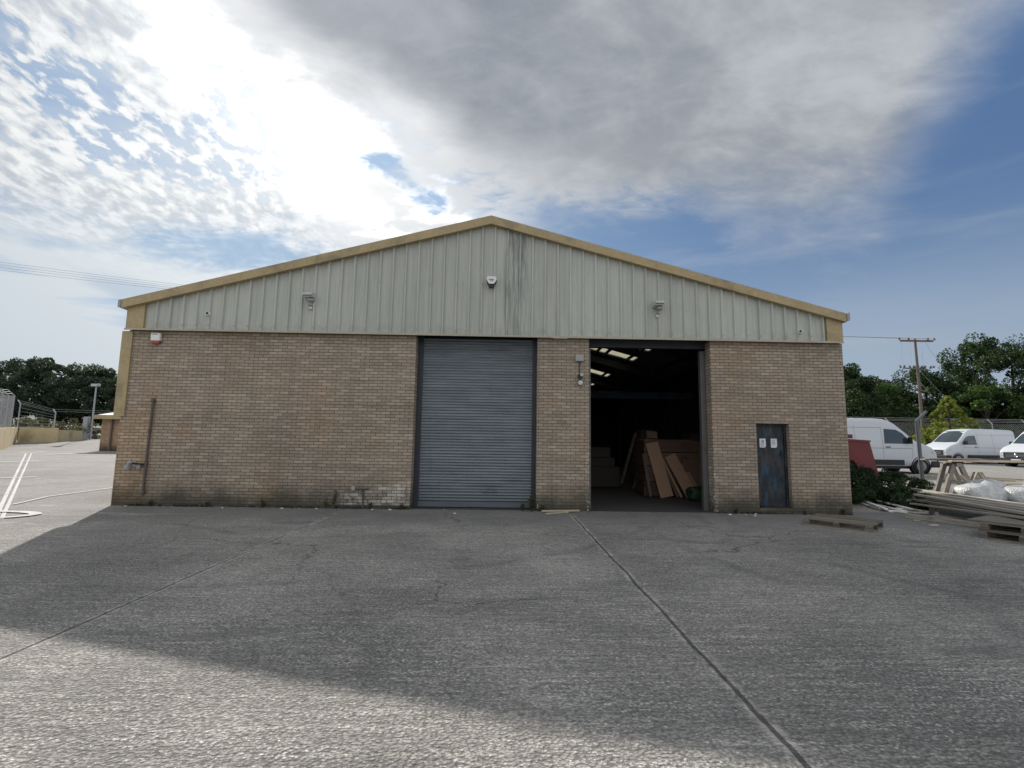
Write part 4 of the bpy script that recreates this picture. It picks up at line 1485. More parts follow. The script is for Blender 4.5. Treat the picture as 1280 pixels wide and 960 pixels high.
weed(-3.95, 11.78, .46, 'tall dry weed left of the standpipe at the brick wall', 1, 6)
weed(-4.12, 11.80, .26, 'small dry weed beside the tall dry one', 2, 4)
weed(-5.6, 11.82, .2, 'lone low weed in the middle of the left brick wall', 3, 6)
weed(-3.1, 11.8, .16, 'tiny weed right of the standpipe', 4, 6)
weed(.72, 11.78, .34, 'bushy green weed at the right foot of the closed shutter', 5, 14, .04)
weed(.5, 11.84, .2, 'small green weed under the closed shutter beside the bushy one', 6, 8, .028)
weed(.98, 11.8, .14, 'low green weed at the left foot of the brick pier', 7, 8, .028)
weed(-2.35, 11.8, .13, 'tiny weed at the left foot of the closed shutter', 8, 6, .028)
weed(-6.9, 11.82, .14, 'low weed left of the middle of the left brick wall', 9, 6, .028)
weed(-8.2, 11.82, .15, 'weed at the foot of the rusty pipe', 10, 8, .028)
weed(5.6, 11.82, .12, 'low weed between the open doorway and the blue door', 12, 8, .028)
weed(8.2, 11.82, .16, 'weed at the right corner of the brick wall', 13, 8, .028)
weed(7.25, 11.8, .10, 'tiny weed right of the blue door step', 14, 6, .028)
# moss and grit along the foot of the wall: countless
rg = np.random.default_rng(77)
cs = []
for x_ in np.concatenate([rg.uniform(-9.1, -2.2, 420), rg.uniform(.85, 2.1, 60), rg.uniform(5.15, 8.45, 190)]):
    if math.sin(x_ * 2.3) + math.sin(x_ * 5.1 + 1) + rg.uniform(-1.2, 1.2) > -.3:
        cs.append((x_, 11.9 - abs(rg.normal(0, .05)), rg.uniform(0, .035)))
v, q = leaf_quads(cs, .03, 9, .028, 78)
v[:, 1] = np.minimum(v[:, 1], 11.895)
v[:, 2] = np.maximum(v[:, 2], .003)
tag(numesh('wall_foot_moss', v, q, MOSS), 'thin line of moss and small weeds along the foot of the brick wall', 'moss', kind='stuff')
cs = [(x_, 11.9 - abs(rg.normal(0, .22)) - .02, .004) for x_ in rg.uniform(-9.1, 8.4, 900)]
v, q = leaf_quads(cs, .02, 2, .022, 79)
v[:, 2] = np.clip(v[:, 2], .003, .02)
v[:, 1] = np.minimum(v[:, 1], 11.895)
tag(numesh('grit', v, q, GRITM), 'scatter of grit and crumbs on the concrete along the wall', 'grit', kind='stuff')
# litter and grit along the wall
LIT = [(-7.6, 11.7), (-6.45, 11.66), (-5.1, 11.7), (-4.7, 11.72), (-4.3, 11.68), (-2.6, 11.7), (-1.35, 11.8), (-1.05, 11.25), (5.35, 11.6), (5.75, 11.66), (5.9, 11.5), (-8.7, 11.72), (.86, 11.86), (6.05, 11.78), (-3.0, 11.66)]
ll = ['by the rusty pipe side of the wall', 'left of the middle of the wall', 'right of the middle of the wall', 'second right of the middle of the wall', 'below the tall dry weed', 'at the whitened bricks', 'close under the closed shutter', 'out before the closed shutter', 'at the right jamb of the open doorway', 'second from the open doorway', 'out before the brick by the open doorway', 'at the left corner of the wall', 'upright at the left edge of the pier', 'left of the blue door step', 'below the whitened bricks']
for k, ((x, y), l) in enumerate(zip(LIT, ll)):
    up = .12 if k == 12 else .03
    o = blob('litter_scrap', (x, y, .012 if up < .1 else .1), (random.uniform(.02, .05) if up < .1 else .022, random.uniform(.015, .035), .014 if up < .1 else .07), WHITE if k % 3 else GREYBOX, 'pale scrap of litter ' + l, 'litter', 60 + k, .3, 'litter along the wall', True, 1)

# ------------------------------------------------------------------ red skip behind the corner
a = thing('skip', (11.0, 16.9, gz(11.0, 16.9)), 'dark red steel skip half hidden behind the right corner of the warehouse', 'skip')
z = gz(11.0, 16.9)
mb = MB()
mb.prism([(9.2, 1.0 + z), (11.55, .9 + z), (12.05, .15 + z), (12.42, .15 + z), (12.12, 1.50 + z), (9.2, 1.66 + z)], 'y', 16.0, 16.06)
mb.prism([(9.2, 1.0 + z), (11.55, .9 + z), (12.05, .15 + z), (12.42, .15 + z), (12.12, 1.50 + z), (9.2, 1.66 + z)], 'y', 17.7, 17.76)
mb.box(9.2, 9.26, 16.06, 17.7, .2 + z, 1.66 + z)
mb.add([(12.12, 16.06, 1.50 + z), (12.42, 16.06, .15 + z), (12.42, 17.7, .15 + z), (12.12, 17.7, 1.5 + z), (12.06, 16.06, 1.50 + z), (12.36, 16.06, .15 + z), (12.36, 17.7, .15 + z), (12.06, 17.7, 1.5 + z)],
       [(0, 1, 2, 3), (7, 6, 5, 4), (0, 4, 5, 1), (1, 5, 6, 2), (2, 6, 7, 3), (3, 7, 4, 0)])
mb.build('hopper', REDSKIP, a)
MB().prism([(9.2, .12 + z), (11.98, .12 + z), (11.5, .89 + z), (9.2, .985 + z)], 'y', 16.10, 17.66).build('lower_body', DKBLUE, a)
mb = MB()
mb.prism([(9.2, 1.665 + z), (12.12, 1.505 + z), (12.14, 1.56 + z), (9.2, 1.72 + z)], 'y', 15.96, 16.08)
mb.cbox(11.15, 11.55, 15.97, 16.1, 1.62 + z, 1.75 + z, .01)
mb.build('rim', REDSKIP, a)

# ------------------------------------------------------------------ vans
def Wd(zv):
    return float(np.interp(zv, [.25, .45, .75, 1.2, 1.5, 2.3, 2.7], [.90, .955, .985, .985, .96, .855, .80]))


SEAM = paint('seam shade', (.12, .125, .135), .7, .1, 9.)


def make_van(label, group):
    t_ = thing('van', (0, 0, 0), label, 'van', group)
    L2 = 2.95
    st = [(-2.95, .42, 2.42, .965), (-2.93, .38, 2.50, .985), (-2.80, .34, 2.57, 1), (-1.5, .34, 2.60, 1), (0.2, .34, 2.60, 1), (.55, .34, 2.58, 1), (.85, .34, 2.50, 1), (1.05, .34, 2.38, 1),
          (1.45, .34, 2.02, 1), (1.78, .34, 1.70, 1), (1.95, .34, 1.54, 1), (2.2, .34, 1.45, 1), (2.5, .32, 1.34, .99), (2.72, .32, 1.22, .965), (2.86, .32, 1.09, .93), (2.93, .34, 1.0, .90)]
    vs, fs = [], []
    ring = None
    for (x, zb, zt, ws) in st:
        r = .17 if zt > 1.6 else .10
        pts = []
        hs = [zb, zb + .06]
        for q in range(1, 8):
            hs.append(zb + .06 + (zt - r - zb - .06) * q / 7)
        half = [(Wd(zb) - .04, zb)] + [(Wd(h), h) for h in hs[1:]]
        w0 = Wd(zt - r)
        for q in range(1, 5):
            a_ = q / 4 * math.pi / 2
            half.append((w0 - r * 1.15 * (1 - math.cos(a_)), zt - r + r * math.sin(a_)))
        wl = half[-1][0]
        half.append((wl * .5, zt + .018))
        half.append((0.0, zt + .024))
        full = [(w * ws, z_) for w, z_ in half] + [(-w * ws, z_) for w, z_ in half[-2::-1]]
        ring = len(full)
        vs += [(x, w, z_) for w, z_ in full]
    for i in range(len(st) - 1):
        for k in range(ring):
            l = (k + 1) % ring
            fs.append((i * ring + k, i * ring + l, (i + 1) * ring + l, (i + 1) * ring + k))
    fs.append(tuple(range(ring))[::-1])
    fs.append(tuple(range((len(st) - 1) * ring, len(st) * ring)))
    body = MB().add(vs, fs).build('body', VANW, t_, world=False, smooth=True)
    for k, p in enumerate(body.data.polygons):
        if len(p.vertices) > 4:
            p.use_smooth = False
    # windscreen
    a0, a1 = Vector((1.90, 0, 1.585)), Vector((.98, 0, 2.42))
    nn = Vector((a1.z - a0.z, 0, a0.x - a1.x)).normalized() * .012
    b0, b1 = a0 + nn, a1 + nn
    m1 = a0.lerp(a1, .5) + nn * 2.2
    MB().add([(b0.x, -.80, b0.z), (b0.x + .06, 0, b0.z + .02), (b0.x, .80, b0.z), (m1.x, .76, m1.z), (b1.x, .65, b1.z), (b1.x + .03, 0, b1.z + .02), (b1.x, -.65, b1.z), (m1.x, -.76, m1.z), (m1.x + .04, 0, m1.z + .02)],
             [(0, 1, 8, 7), (1, 2, 3, 8), (7, 8, 5, 6), (8, 3, 4, 5)]).build('windscreen', GLASS, t_, world=False)
    for s in (-1, 1):
        def sp(x, z_, e=.006):
            return (x, s * (Wd(z_) + e), z_)
        # cab window
        pl = [(.42, 1.40), (1.62, 1.40), (1.62, 1.56), (1.33, 1.90), (1.05, 2.06), (.48, 2.10)]
        mid = [sp(x, z_) for x, z_ in pl]
        MB().add(mid + [sp(.98, 1.66, .008)], [(i, (i + 1) % 6, 6) for i in range(6)]).build('side_window', GLASS, t_, world=False)
        # door with handle, seams as thin dark gaps
        mb = MB()
        def seam(poly, w=.012):
            for (x0_, z0_), (x1_, z1_) in zip(poly[:-1], poly[1:]):
                n = max(1, int(abs(z1_ - z0_) / .25))
                for q in range(n):
                    u0, u1 = q / n, (q + 1) / n
                    A = (x0_ + (x1_ - x0_) * u0, z0_ + (z1_ - z0_) * u0)
                    B = (x0_ + (x1_ - x0_) * u1, z0_ + (z1_ - z0_) * u1)
                    dx, dz = B[0] - A[0], B[1] - A[1]
                    l = math.hypot(dx, dz)
                    ox, oz = -dz / l * w / 2, dx / l * w / 2
                    mb.add([sp(A[0] - ox, A[1] - oz, .003), sp(B[0] - ox, B[1] - oz, .003), sp(B[0] + ox, B[1] + oz, .003), sp(A[0] + ox, A[1] + oz, .003)], [(0, 1, 2, 3)])
        seam([(.34, .70), (.34, 2.2)])
        seam([(1.70, .72), (1.74, 1.4)])
        seam([(-.95, .70), (-.95, 2.25)])
        seam([(-2.7, 1.18), (1.72, 1.18)], .016)
        seam([(-2.8, 2.15), (.34, 2.15)], .014)
        mb.build('panel_seam', SEAM, t_, world=False)
        MB().cbox(.46, .68, s * Wd(1.2) - .02 if s > 0 else -Wd(1.2) - .03, s * Wd(1.2) + .03 if s > 0 else -Wd(1.2) + .02, 1.22, 1.26, .008).build('door_handle', VANBLK, t_, world=False)
        # sill cladding
        mb = MB()
        for xa, xb in ((-1.35, 1.30), (-2.85, -2.35), ):
            mb.cbox(xa, xb, min(s * .93, s * 1.0), max(s * .93, s * 1.0), .40, .64, .012)
        mb.build('sill_trim', VANBLK, t_, world=False)
        # mirrors
        mb = MB()
        mb.cbox(1.50, 1.58, min(s * .98, s * 1.24), max(s * .98, s * 1.24), 1.40, 1.72, .03)
        mb.build('wing_mirror', VANBLK, t_, world=False)
        # headlights
        mb = MB()
        mb.add([(2.95, s * .685, .78), (2.945, s * .86, .80), (2.80, s * .935, .86), (2.62, s * .975, .98), (2.66, s * .97, 1.12), (2.80, s * .925, 1.06), (2.90, s * .86, 1.0), (2.95, s * .685, .95)],
               [(0, 1, 6, 7), (1, 2, 5, 6), (2, 3, 4, 5)])
        mb.build('headlight', LENSM, t_, world=False)
        # wheel arch, wheels
        for wx in (2.08, -1.75):
            M = Matrix.Translation((wx, s * .88, .36)) @ Matrix.Rotation(R(-90 * s), 4, 'X')
            MB().lathe([(.44, -.12), (.44, .108), (.405, .112), (.405, -.10)], 28, M).build('wheel_arch', VANBLK, t_, world=False)
            wh = MB().lathe([(.22, -.14), (.345, -.13), (.36, -.10), (.36, .09), (.345, .115), (.24, .12)], 28, M).build('wheel', TYRE, t_, world=False, smooth=False)
            mb = MB().lathe([(.235, .10), (.23, .124), (.20, .12), (.07, .135), (.05, .145)], 20, M)
            mb.build('rim', RIM, wh, world=False)
    # front
    MB().cbox(2.58, 3.0, -.985, .985, .30, .60, .04).build('front_bumper', VANBLK, t_, world=False)
    MB().cbox(2.90, 2.965, -.68, .68, .62, .98, .02).build('grille', VANBLK, t_, world=False)
    mb = MB()
    for zz in (.70, .78, .86):
        mb.box(2.966, 2.972, -.56, -.13, zz - .012, zz + .012)
        mb.box(2.966, 2.972, .13, .56, zz - .012, zz + .012)
    mb.build('grille_bar', CHROME, t_, world=False)
    mb = MB()
    ringp = [(2.975, .105 * math.cos(a_), .78 + .105 * math.sin(a_)) for a_ in np.linspace(0, 2 * math.pi, 21)]
    mb.tube(ringp, .013, 6, False)
    for a_ in (math.pi / 2, math.pi / 2 + 2.094, math.pi / 2 - 2.094):
        mb.tube([(2.975, 0, .78), (2.975, .10 * math.cos(a_), .78 + .10 * math.sin(a_))], [.02, .006], 6)
    mb.build('emblem', CHROME, t_, world=False)
    MB().cbox(2.995, 3.006, -.26, .26, .42, .52, .002).build('number_plate', WHITE, t_, world=False)
    MB().box(-2.97, -2.90, -.85, .85, .36, .52).build('rear_bumper', VANBLK, t_, world=False)
    mb = MB()
    mb.box(-2.6, 2.7, -.8, .8, .22, .36)
    mb.build('underbody', VANBLK, t_, world=False)
    mb = MB()
    mb.tube([(1.9, -.5, 1.62), (1.62, -.1, 1.86)], .012, 5)
    mb.tube([(1.93, .1, 1.62), (1.70, .5, 1.80)], .012, 5)
    mb.build('wiper', VANBLK, t_, world=False)
    return t_


V1 = make_van('white van in side view just right of the warehouse, facing right', 'vans parked beyond the yard')
V1.location = (17.75, 24.0, gz(17.75, 24.0))
V1.rotation_euler = (0, 0, R(-1))
dup(V1, (33.4, 34.7, gz(33.4, 34.7)), R(188), 'white van facing left behind the sawhorses, conifer beside its bonnet', scale=(1, 1, .93))
dup(V1, (35.0, 30.7, gz(35.0, 30.7)), R(190), 'white van nose just entering the right edge of the photo', scale=(1, 1, .93))

# ------------------------------------------------------------------ fences, poles
POSTM = paint('post steel', (.12, .135, .15), .5, .2, 5., metal=.3)
a = thing('fence_post', (13.35, 15.5, gz(13.35, 15.5)), 'grey steel post with bent top beside the timber pile', 'fence post')
z = gz(13.35, 15.5)
mb = MB()
mb.tube([(13.36, 15.5, z - .05), (13.33, 15.5, 2.47)], .055, 8)
mb.build('upright', POSTM, a)
MB().tube([(13.33, 15.5, 2.45), (13.33, 15.5, 2.50), (13.66, 15.5, 2.79)], .045, 8).build('cranked_top', POSTM, a)


def chain_fence(name, x0, y0, x1, y1, h, label, posts, cell=.16, wr=.006, crank=.45, side=1, mat=STRAND, group=None, base=0.):
    root = thing(name, (x0, y0, gz(x0, y0) + base), label, 'fence', group)
    A = Vector((x0, y0, 0))
    B = Vector((x1, y1, 0))
    L = (B - A).length
    d = (B - A) / L
    nrm = Vector((-d.y, d.x, 0)) * side
    for k in range(posts):
        p = A + d * L * k / (posts - 1)
        zg = gz(p.x, p.y) + base
        mb = MB()
        mb.tube([(p.x, p.y, zg - .05), (p.x, p.y, zg + h)], .045, 7)
        t_ = p + nrm * crank * .8
        mb.tube([(p.x, p.y, zg + h - .02), (t_.x, t_.y, zg + h + crank * .8)], .035, 7)
        mb.build('post', GALV, root)
    def pt(u, zz):
        p = A + d * u
        return (p.x, p.y, gz(p.x, p.y) + base + zz)
    mb = MB()
    n = int(L / cell)
    m = int(h / cell)
    for k in range(-m, n + 1, 1):
        u0, u1 = k * cell, k * cell + h
        z0_, z1_ = 0, h
        if u0 < 0:
            z0_ = -u0
            u0 = 0
        if u1 > L:
            z1_ = h - (u1 - L)
            u1 = L
        if u1 - u0 > .05:
            mb.tube([pt(u0, z0_), pt(u1, z1_)], wr, 3, False)
            mb.tube([pt(u0, h - z0_), pt(u1, h - z1_)], wr, 3, False)
    mb.build('mesh_panel', mat, root)
    mb = MB()
    for q in range(3):
        f_ = (q + 1) / 3 * crank * .8
        pts = []
        for k in range(posts):
            p = A + d * L * k / (posts - 1) + nrm * f_
            pts.append((p.x, p.y, gz(p.x, p.y) + base + h + f_))
        mb.tube(pts, .012, 4, False)
    mb.build('barbed_wire', mat, root)
    return root


chain_fence('chain_link_fence', 22, 43, 62, 42.5, 3.15, 'chain link fence with barbed wire behind the vans on the right', 14, .18, .006, .5, 1)

# utility pole with its spans
px, py = 34.85, 40.0
z = gz(px, py)
a = thing('utility_pole', (px, py, z), 'tall wooden utility pole with crossarm and insulators right of the warehouse', 'utility pole')
MB().tube([(px, py, z - .2), (px, py, 6.0), (px - .05, py, 10.75)], [.135, .115, .085], 10).build('shaft', POLEW, a)
mb = MB()
mb.box(-1.75, 1.75, -.06, .06, -.07, .07, Matrix.Translation((px - .05, py - .16, 10.55)) @ Matrix.Rotation(R(-3), 4, 'Y') @ Matrix.Rotation(R(12), 4, 'Z'))
mb.build('crossarm', POLEW, a)
mb = MB()
mb.box(-1.6, .9, -.05, .05, -.05, .05, Matrix.Translation((px - .1, py - .18, 8.15)) @ Matrix.Rotation(R(12), 4, 'Z'))
mb.box(-.6, .4, -.05, .05, -.04, .04, Matrix.Translation((px - .05, py - .16, 6.35)) @ Matrix.Rotation(R(14), 4, 'Y'))
mb.build('lower_arm', STEELG, a)
for k, ox in enumerate((-1.55, -.75, .2, .95)):
    mb = MB()
    q = (px - .05 + ox, py - .2, 8.2)
    mb.lathe([(.03, 0), (.10, .05), (.05, .09), (.10, .14), (.05, .18), (.02, .28)], 8, Matrix.Translation(q) @ Matrix.Rotation(R(-20 if ox < 0 else 20), 4, 'Y'))
    mb.lathe([(.03, 0), (.09, .05), (.05, .09), (.09, .14), (.02, .22)], 8, Matrix.Translation((q[0] + .25, q[1], q[2] + .05)) @ Matrix.Rotation(R(25), 4, 'Y'))
    mb.build('insulator', PORC, a)
mb = MB()
for ox in (-1.5, -.7, .95, 1.5):
    mb.lathe([(.03, -.05), (.09, 0), (.05, .06), (.08, .1), (.02, .16)], 8, Matrix.Translation((px - .05 + ox, py - .2, 10.66)))
mb.build('insulator', PORC, a)
mb = MB()
for ox in (-1.45, -.7, .3):
    mb.tube([(px + ox, py - .25, 10.6), (px + ox - .1, py - .3, 9.3), (px + ox, py - .25, 8.4)], .014, 4)
mb.tube([(px + .5, py - .25, 10.6), (px + 1.0, py - .3, 9.6), (px + 2.1, py - .2, 8.3)], .014, 4)
mb.build('jumper_lead', WIRE, a)
mb = MB()
mb.tube([(px, py, 7.2), (px + 4.2, py + 1.5, gz(px + 4, py) + 3.0), (px + 6.8, py + 2.2, gz(px + 6, py))], .012, 4)
mb.tube([(px, py, 8.2), (px + 5.6, py + 1.5, gz(px + 4, py) + 3.0), (px + 8.6, py + 2.2, gz(px + 6, py))], .012, 4)
mb.build('stay_wire', STRAND, a)
for k, (ox, oz, l) in enumerate(((-1.5, 0, 'uppermost of the overhead wires crossing the sky behind the warehouse'), (-.7, .02, 'second overhead wire from the top behind the warehouse'), (.95, .03, 'third overhead wire from the top behind the warehouse'), (1.5, .05, 'lowest of the overhead wires crossing behind the warehouse'))):
    P0_ = Vector((-41.0, 36.0, 14.75 - k * .22))
    P1_ = Vector((px - .05 + ox, py - .2, 10.72 + oz))
    pts = []
    for q in range(25):
        u = q / 24
        p = P0_.lerp(P1_, u)
        p.z -= 4 * 1.05 * u * (1 - u)
        pts.append(p)
    o = MB().tube(pts, .010, 4, False).build('overhead_wire', WIRE, None)
    tag(o, l, 'wire', 'overhead wires')

# ------------------------------------------------------------------ left side: wall, fence, lamp, shed, hill
def wall_seg(name, p, q, zt0, zt1, th, label):
    A, B = Vector((*p, 0)), Vector((*q, 0))
    L = (B - A).length
    d = (B - A) / L
    n_ = Vector((-d.y, d.x, 0)) * th
    mb = MB()
    N = max(1, round(L / 2.4))
    for k in range(N):
        u0, u1 = L * k / N + .01, L * (k + 1) / N - .01
        a_, b_ = A + d * u0, A + d * u1
        za, zb = zt0 + (zt1 - zt0) * k / N, zt0 + (zt1 - zt0) * (k + 1) / N
        vs = [(a_.x, a_.y, gz(a_.x, a_.y) - .1), (b_.x, b_.y, gz(b_.x, b_.y) - .1), (b_.x + n_.x, b_.y + n_.y, gz(b_.x, b_.y) - .1), (a_.x + n_.x, a_.y + n_.y, gz(a_.x, a_.y) - .1),
              (a_.x, a_.y, za), (b_.x, b_.y, zb), (b_.x + n_.x, b_.y + n_.y, zb), (a_.x + n_.x, a_.y + n_.y, za)]
        mb.add(vs, [(3, 2, 1, 0), (4, 5, 6, 7), (0, 1, 5, 4), (1, 2, 6, 5), (2, 3, 7, 6), (3, 0, 4, 7)])
    o = mb.build(name, CONCW, None)
    return tag(o, label, 'wall', 'concrete retaining walls')


wall_seg('concrete_wall', (-36.5, 36.2), (-43.3, 44.6), 1.98, 2.18, .25, 'yellowish concrete wall running towards the left edge beside the parking lines')
wall_seg('concrete_wall', (-43.3, 44.7), (-41.0, 46.0), 2.2, 2.2, .25, 'tall yellowish concrete wall facing the yard, left of the lower one')
wall_seg('concrete_wall', (-40.98, 46.0), (-41.8, 49.6), 2.0, 2.0, .2, 'lower yellowish concrete wall ending at the lamp post')

# mesh fence above the left wall
chain_fence('mesh_fence', -41.2, 41.8, -36.4, 35.2, 3.2, 'tall pale mesh fence on the wall at the left edge', 5, .13, .0045, .6, -1, STRAND, base=1.05)
a = thing('wire_fence', (-44.0, 46.6, gz(-44, 46.6)), 'open wire fence with two bent posts behind the concrete wall on the left', 'fence')
tops = []
for fx, zt in ((-45.3, 4.75), (-41.95, 3.95)):
    zg = gz(fx, 46.6)
    MB().tube([(fx, 46.6, zg - .1), (fx, 46.6, zt - .35), (fx - .28, 46.6, zt)], .05, 8).build('post', GALV, a)
    tops.append((fx, zt - .35, zt))
mb = MB()
for q in range(7):
    u = q / 6
    mb.tube([(tops[0][0], 46.6, 2.3 + (tops[0][1] - 2.3) * u), (tops[1][0], 46.6, 2.3 + (tops[1][1] - 2.3) * u)], .008, 4, False)
for u in (.4, .95):
    mb.tube([(tops[0][0] - .28 * u, 46.6, tops[0][1] + .35 * u), (tops[1][0] - .28 * u, 46.6, tops[1][1] + .35 * u), (tops[1][0] + 5.5, 49.5, tops[1][1] + .35 * u)], .008, 4, False)
mb.build('line_wire', STRAND, a)
# lamp post and cabinet
lx, ly = -41.7, 50.5
z = gz(lx, ly)
a = thing('lamp_post', (lx, ly, z), 'slim grey lamp post with flat head beside the cabinet on the left', 'lamp post')
MB().tube([(lx, ly, z - .1), (lx, ly, z + 5.5)], [.09, .07], 10).build('column', GALV, a)
MB().cbox(lx - .36, lx + .36, ly - .28, ly + .12, z + 5.4, z + 5.68, .03).build('lamp_head', GALV, a)
MB().cbox(lx - .30, lx + .30, ly - .30, ly - .281, z + 5.44, z + 5.64, .004).build('lens', LENSM, a)
boxthing('utility_cabinet', lx - .66, lx - .22, ly - .35, ly + .05, z - .05, z + 2.3, GALV, 'tall narrow grey cabinet at the foot of the lamp post', 'cabinet', None, .02)
board('broken_board', (-43.8, 52.3, gz(-43.8, 52.3) + .75), (-42.3, 50.6, gz(-42, 50.6) + 1.05), .2, .05, WHITE, 'white board sticking up behind the low concrete wall', 'board')

# brick shed behind
a = thing('brick_shed', (-24, 41, .4), 'low brick shed with pale sloping roof and yellow fascia left behind the warehouse', 'building')
sz = .3
mb = MB()
mb.box(-31.2, -12.0, 38.7, 39.0, sz, 3.0)
mb.box(-31.2, -30.9, 39.0, 46.5, sz, 3.0)
mb.box(-12.3, -12.0, 39.0, 46.5, sz, 3.0)
mb.box(-31.2, -12.0, 46.5, 46.8, sz, 4.4)
mb.prism([(39.0, 3.0), (46.5, 3.0), (46.5, 4.35)], 'x', -31.2, -30.9)
mb.build('wall', BRICK_S, a)
mb = MB()
mb.prism([(38.3, 3.06), (38.3, 3.13), (46.9, 4.62), (46.9, 4.5)], 'x', -31.5, -11.7)
sr = mb.build('roof', paint('pale roof', (.62, .62, .60), .5, .15, 1.), a)
mb = MB()
mb.box(-31.52, -11.7, 38.24, 38.295, 2.84, 3.16)
mb.build('fascia', YELLOW, a)
mb = MB()
mb.prism([(38.3, 2.84), (38.3, 3.05), (46.9, 4.49), (46.9, 4.30)], 'x', -31.56, -31.505)
mb.build('barge_board', YELLOW, a)
MB().tube([(-30.35, 38.6, .4), (-30.35, 38.6, 2.84)], .07, 8).build('downpipe', PIPE, a)

# distant hill
V_, F_ = [], []
nx = 60
for i in range(nx + 1):
    x = -560 + 760 * i / nx
    top = 22 + 16 * math.sin(i * .21 + .5) + 4 * math.sin(i * .9)
    for (yy, zz) in ((330, 0), (390, top * .75), (460, top), (620, 0)):
        V_.append((x, yy, zz))
for i in range(nx):
    for k in range(3):
        F_.append((i * 4 + k, (i + 1) * 4 + k, (i + 1) * 4 + k + 1, i * 4 + k + 1))
tag(numesh('hill', V_, F_, HILLM), kind='structure')

# ------------------------------------------------------------------ sun, sky
SUN = Vector((-.51, 1., .724)).normalized()
EL = math.asin(SUN.z)
AZ = math.atan2(SUN.x, SUN.y)
sl_ = bpy.data.lights.new('sun', 'SUN')
sl_.energy = 3.0
sl_.angle = R(.8)
sl_.color = (1., .94, .87)
so = bpy.data.objects.new('sun', sl_)
COL.objects.link(so)
so.rotation_euler = (-SUN).to_track_quat('-Z', 'Y').to_euler()
so.location = (-20, 40, 30)

wd = bpy.data.worlds.new('World')
S.world = wd
wd.use_nodes = True
wd.node_tree.nodes.clear()
t = NT(wd.node_tree)
D = t.n('ShaderNodeTexCoord').outputs['Generated']
s = t.sep(D)
az = t.m('MULTIPLY', t.m('ARCTAN2', s[0], s[1]), 57.2958)
el = t.m('MULTIPLY', t.m('ARCSINE', s[2]), 57.2958)
den = t.m('ADD', t.m('MAXIMUM', s[2], .02), .16)
P = t.comb(t.m('DIVIDE', s[0], den), t.m('DIVIDE', s[1], den), 0.)
sky = t.n('ShaderNodeTexSky', sky_type='NISHITA', sun_disc=False)
sky.sun_elevation = EL
sky.sun_rotation = AZ
sky.altitude = 50
sky.air_density = 1.0
sky.dust_density = .6
sky.ozone_density = 2.0
K = 0.10
UNIT = 1. / (K * 2 ** EXPO)      # cloud radiances below are in display units


def C(r, g, b):
    return (r * UNIT, g * UNIT, b * UNIT, 1)


def ss(x, a, b):
    return t.sm(x, a, b)


def inv(x):
    return t.m('SUBTRACT', 1., x)


def mul(*a):
    r = a[0]
    for b in a[1:]:
        r = t.m('MULTIPLY', r, b)
    return r


def ellipse(ca_, ce_, ra, re_, rot=0.):
    dx_ = t.m('SUBTRACT', az, ca_)
    dy_ = t.m('SUBTRACT', el, ce_)
    c_, s_ = math.cos(R(rot)), math.sin(R(rot))
    u_ = t.m('DIVIDE', t.m('ADD', t.m('MULTIPLY', dx_, c_), t.m('MULTIPLY', dy_, s_)), ra)
    v_ = t.m('DIVIDE', t.m('SUBTRACT', t.m('MULTIPLY', dy_, c_), t.m('MULTIPLY', dx_, s_)), re_)
    return t.m('SQRT', t.m('ADD', t.m('POWER', u_, 2.), t.m('POWER', v_, 2.)))


nb = t.noise(t.map(P, loc=(3.3, 1.2, 0)), 1.5, 9, .6, .35)
nb2 = t.noise(t.map(P, loc=(1.3, 4.2, 0), rot=(0, 0, R(-30)), scale=(1, 1.8, 1)), 2.6, 9, .62, .5)
nf = t.noise(t.map(P, loc=(7.3, 2.2, 0), rot=(0, 0, R(-40)), scale=(1, 1.5, 1)), 7., 7, .6, .4)
puff = t.noise(t.map(P, loc=(.3, .9, 0), rot=(0, 0, R(28)), scale=(1.25, .85, 1)), 19., 5, .55, .25)
puffm = t.noise(t.map(P, loc=(5.3, .9, 0)), 2.6, 5, .55)
ae = t.comb(t.m('DIVIDE', az, 30.), t.m('DIVIDE', el, 4.5), 0.)
streak = t.noise(t.map(ae, loc=(2.1, .4, 0), rot=(0, 0, R(-14))), 1.25, 7, .55, .5)
# clear sky: the Nishita sky, pulled a little towards the hazier blue of the day
hz = t.mix(ss(el, 4., 26.), C(.33, .43, .57), C(.085, .175, .37))
dt = t.n('ShaderNodeVectorMath', operation='DOT_PRODUCT')
t.put(dt.inputs[0], D)
dt.inputs[1].default_value = SUN
cosg = t.m('MAXIMUM', dt.outputs['Value'], 0.)
aur = t.m('POWER', cosg, 26.)
aurw = t.m('POWER', cosg, 3.)
hz = t.mix(t.m('MULTIPLY', t.m('POWER', cosg, 5.), .8), hz, C(.36, .54, .76))
nis = t.mix(1., sky.outputs[0], (.55, .52, .47, 1), 'MULTIPLY')
col = t.mix(.75, nis, hz)
# thin veil, low and wide; streaky
lowv = inv(ss(el, 10., 30.))
leftv = inv(ss(az, -14., 8.))
rightlow = mul(ss(az, 24., 42.), inv(ss(el, 9., 19.)))
veil = t.m('ADD', mul(t.m('ADD', lowv, .15), leftv, ss(streak, .36, .56)), mul(rightlow, t.lin(streak, .3, .7, .35, .85)))
veil = t.m('MINIMUM', t.m('ADD', veil, t.m('MULTIPLY', ss(streak, .50, .75), .25)), .95)
vcol = t.mix(aurw, C(.33, .40, .50), C(.78, .83, .85))
col = t.mix(veil, col, vcol)
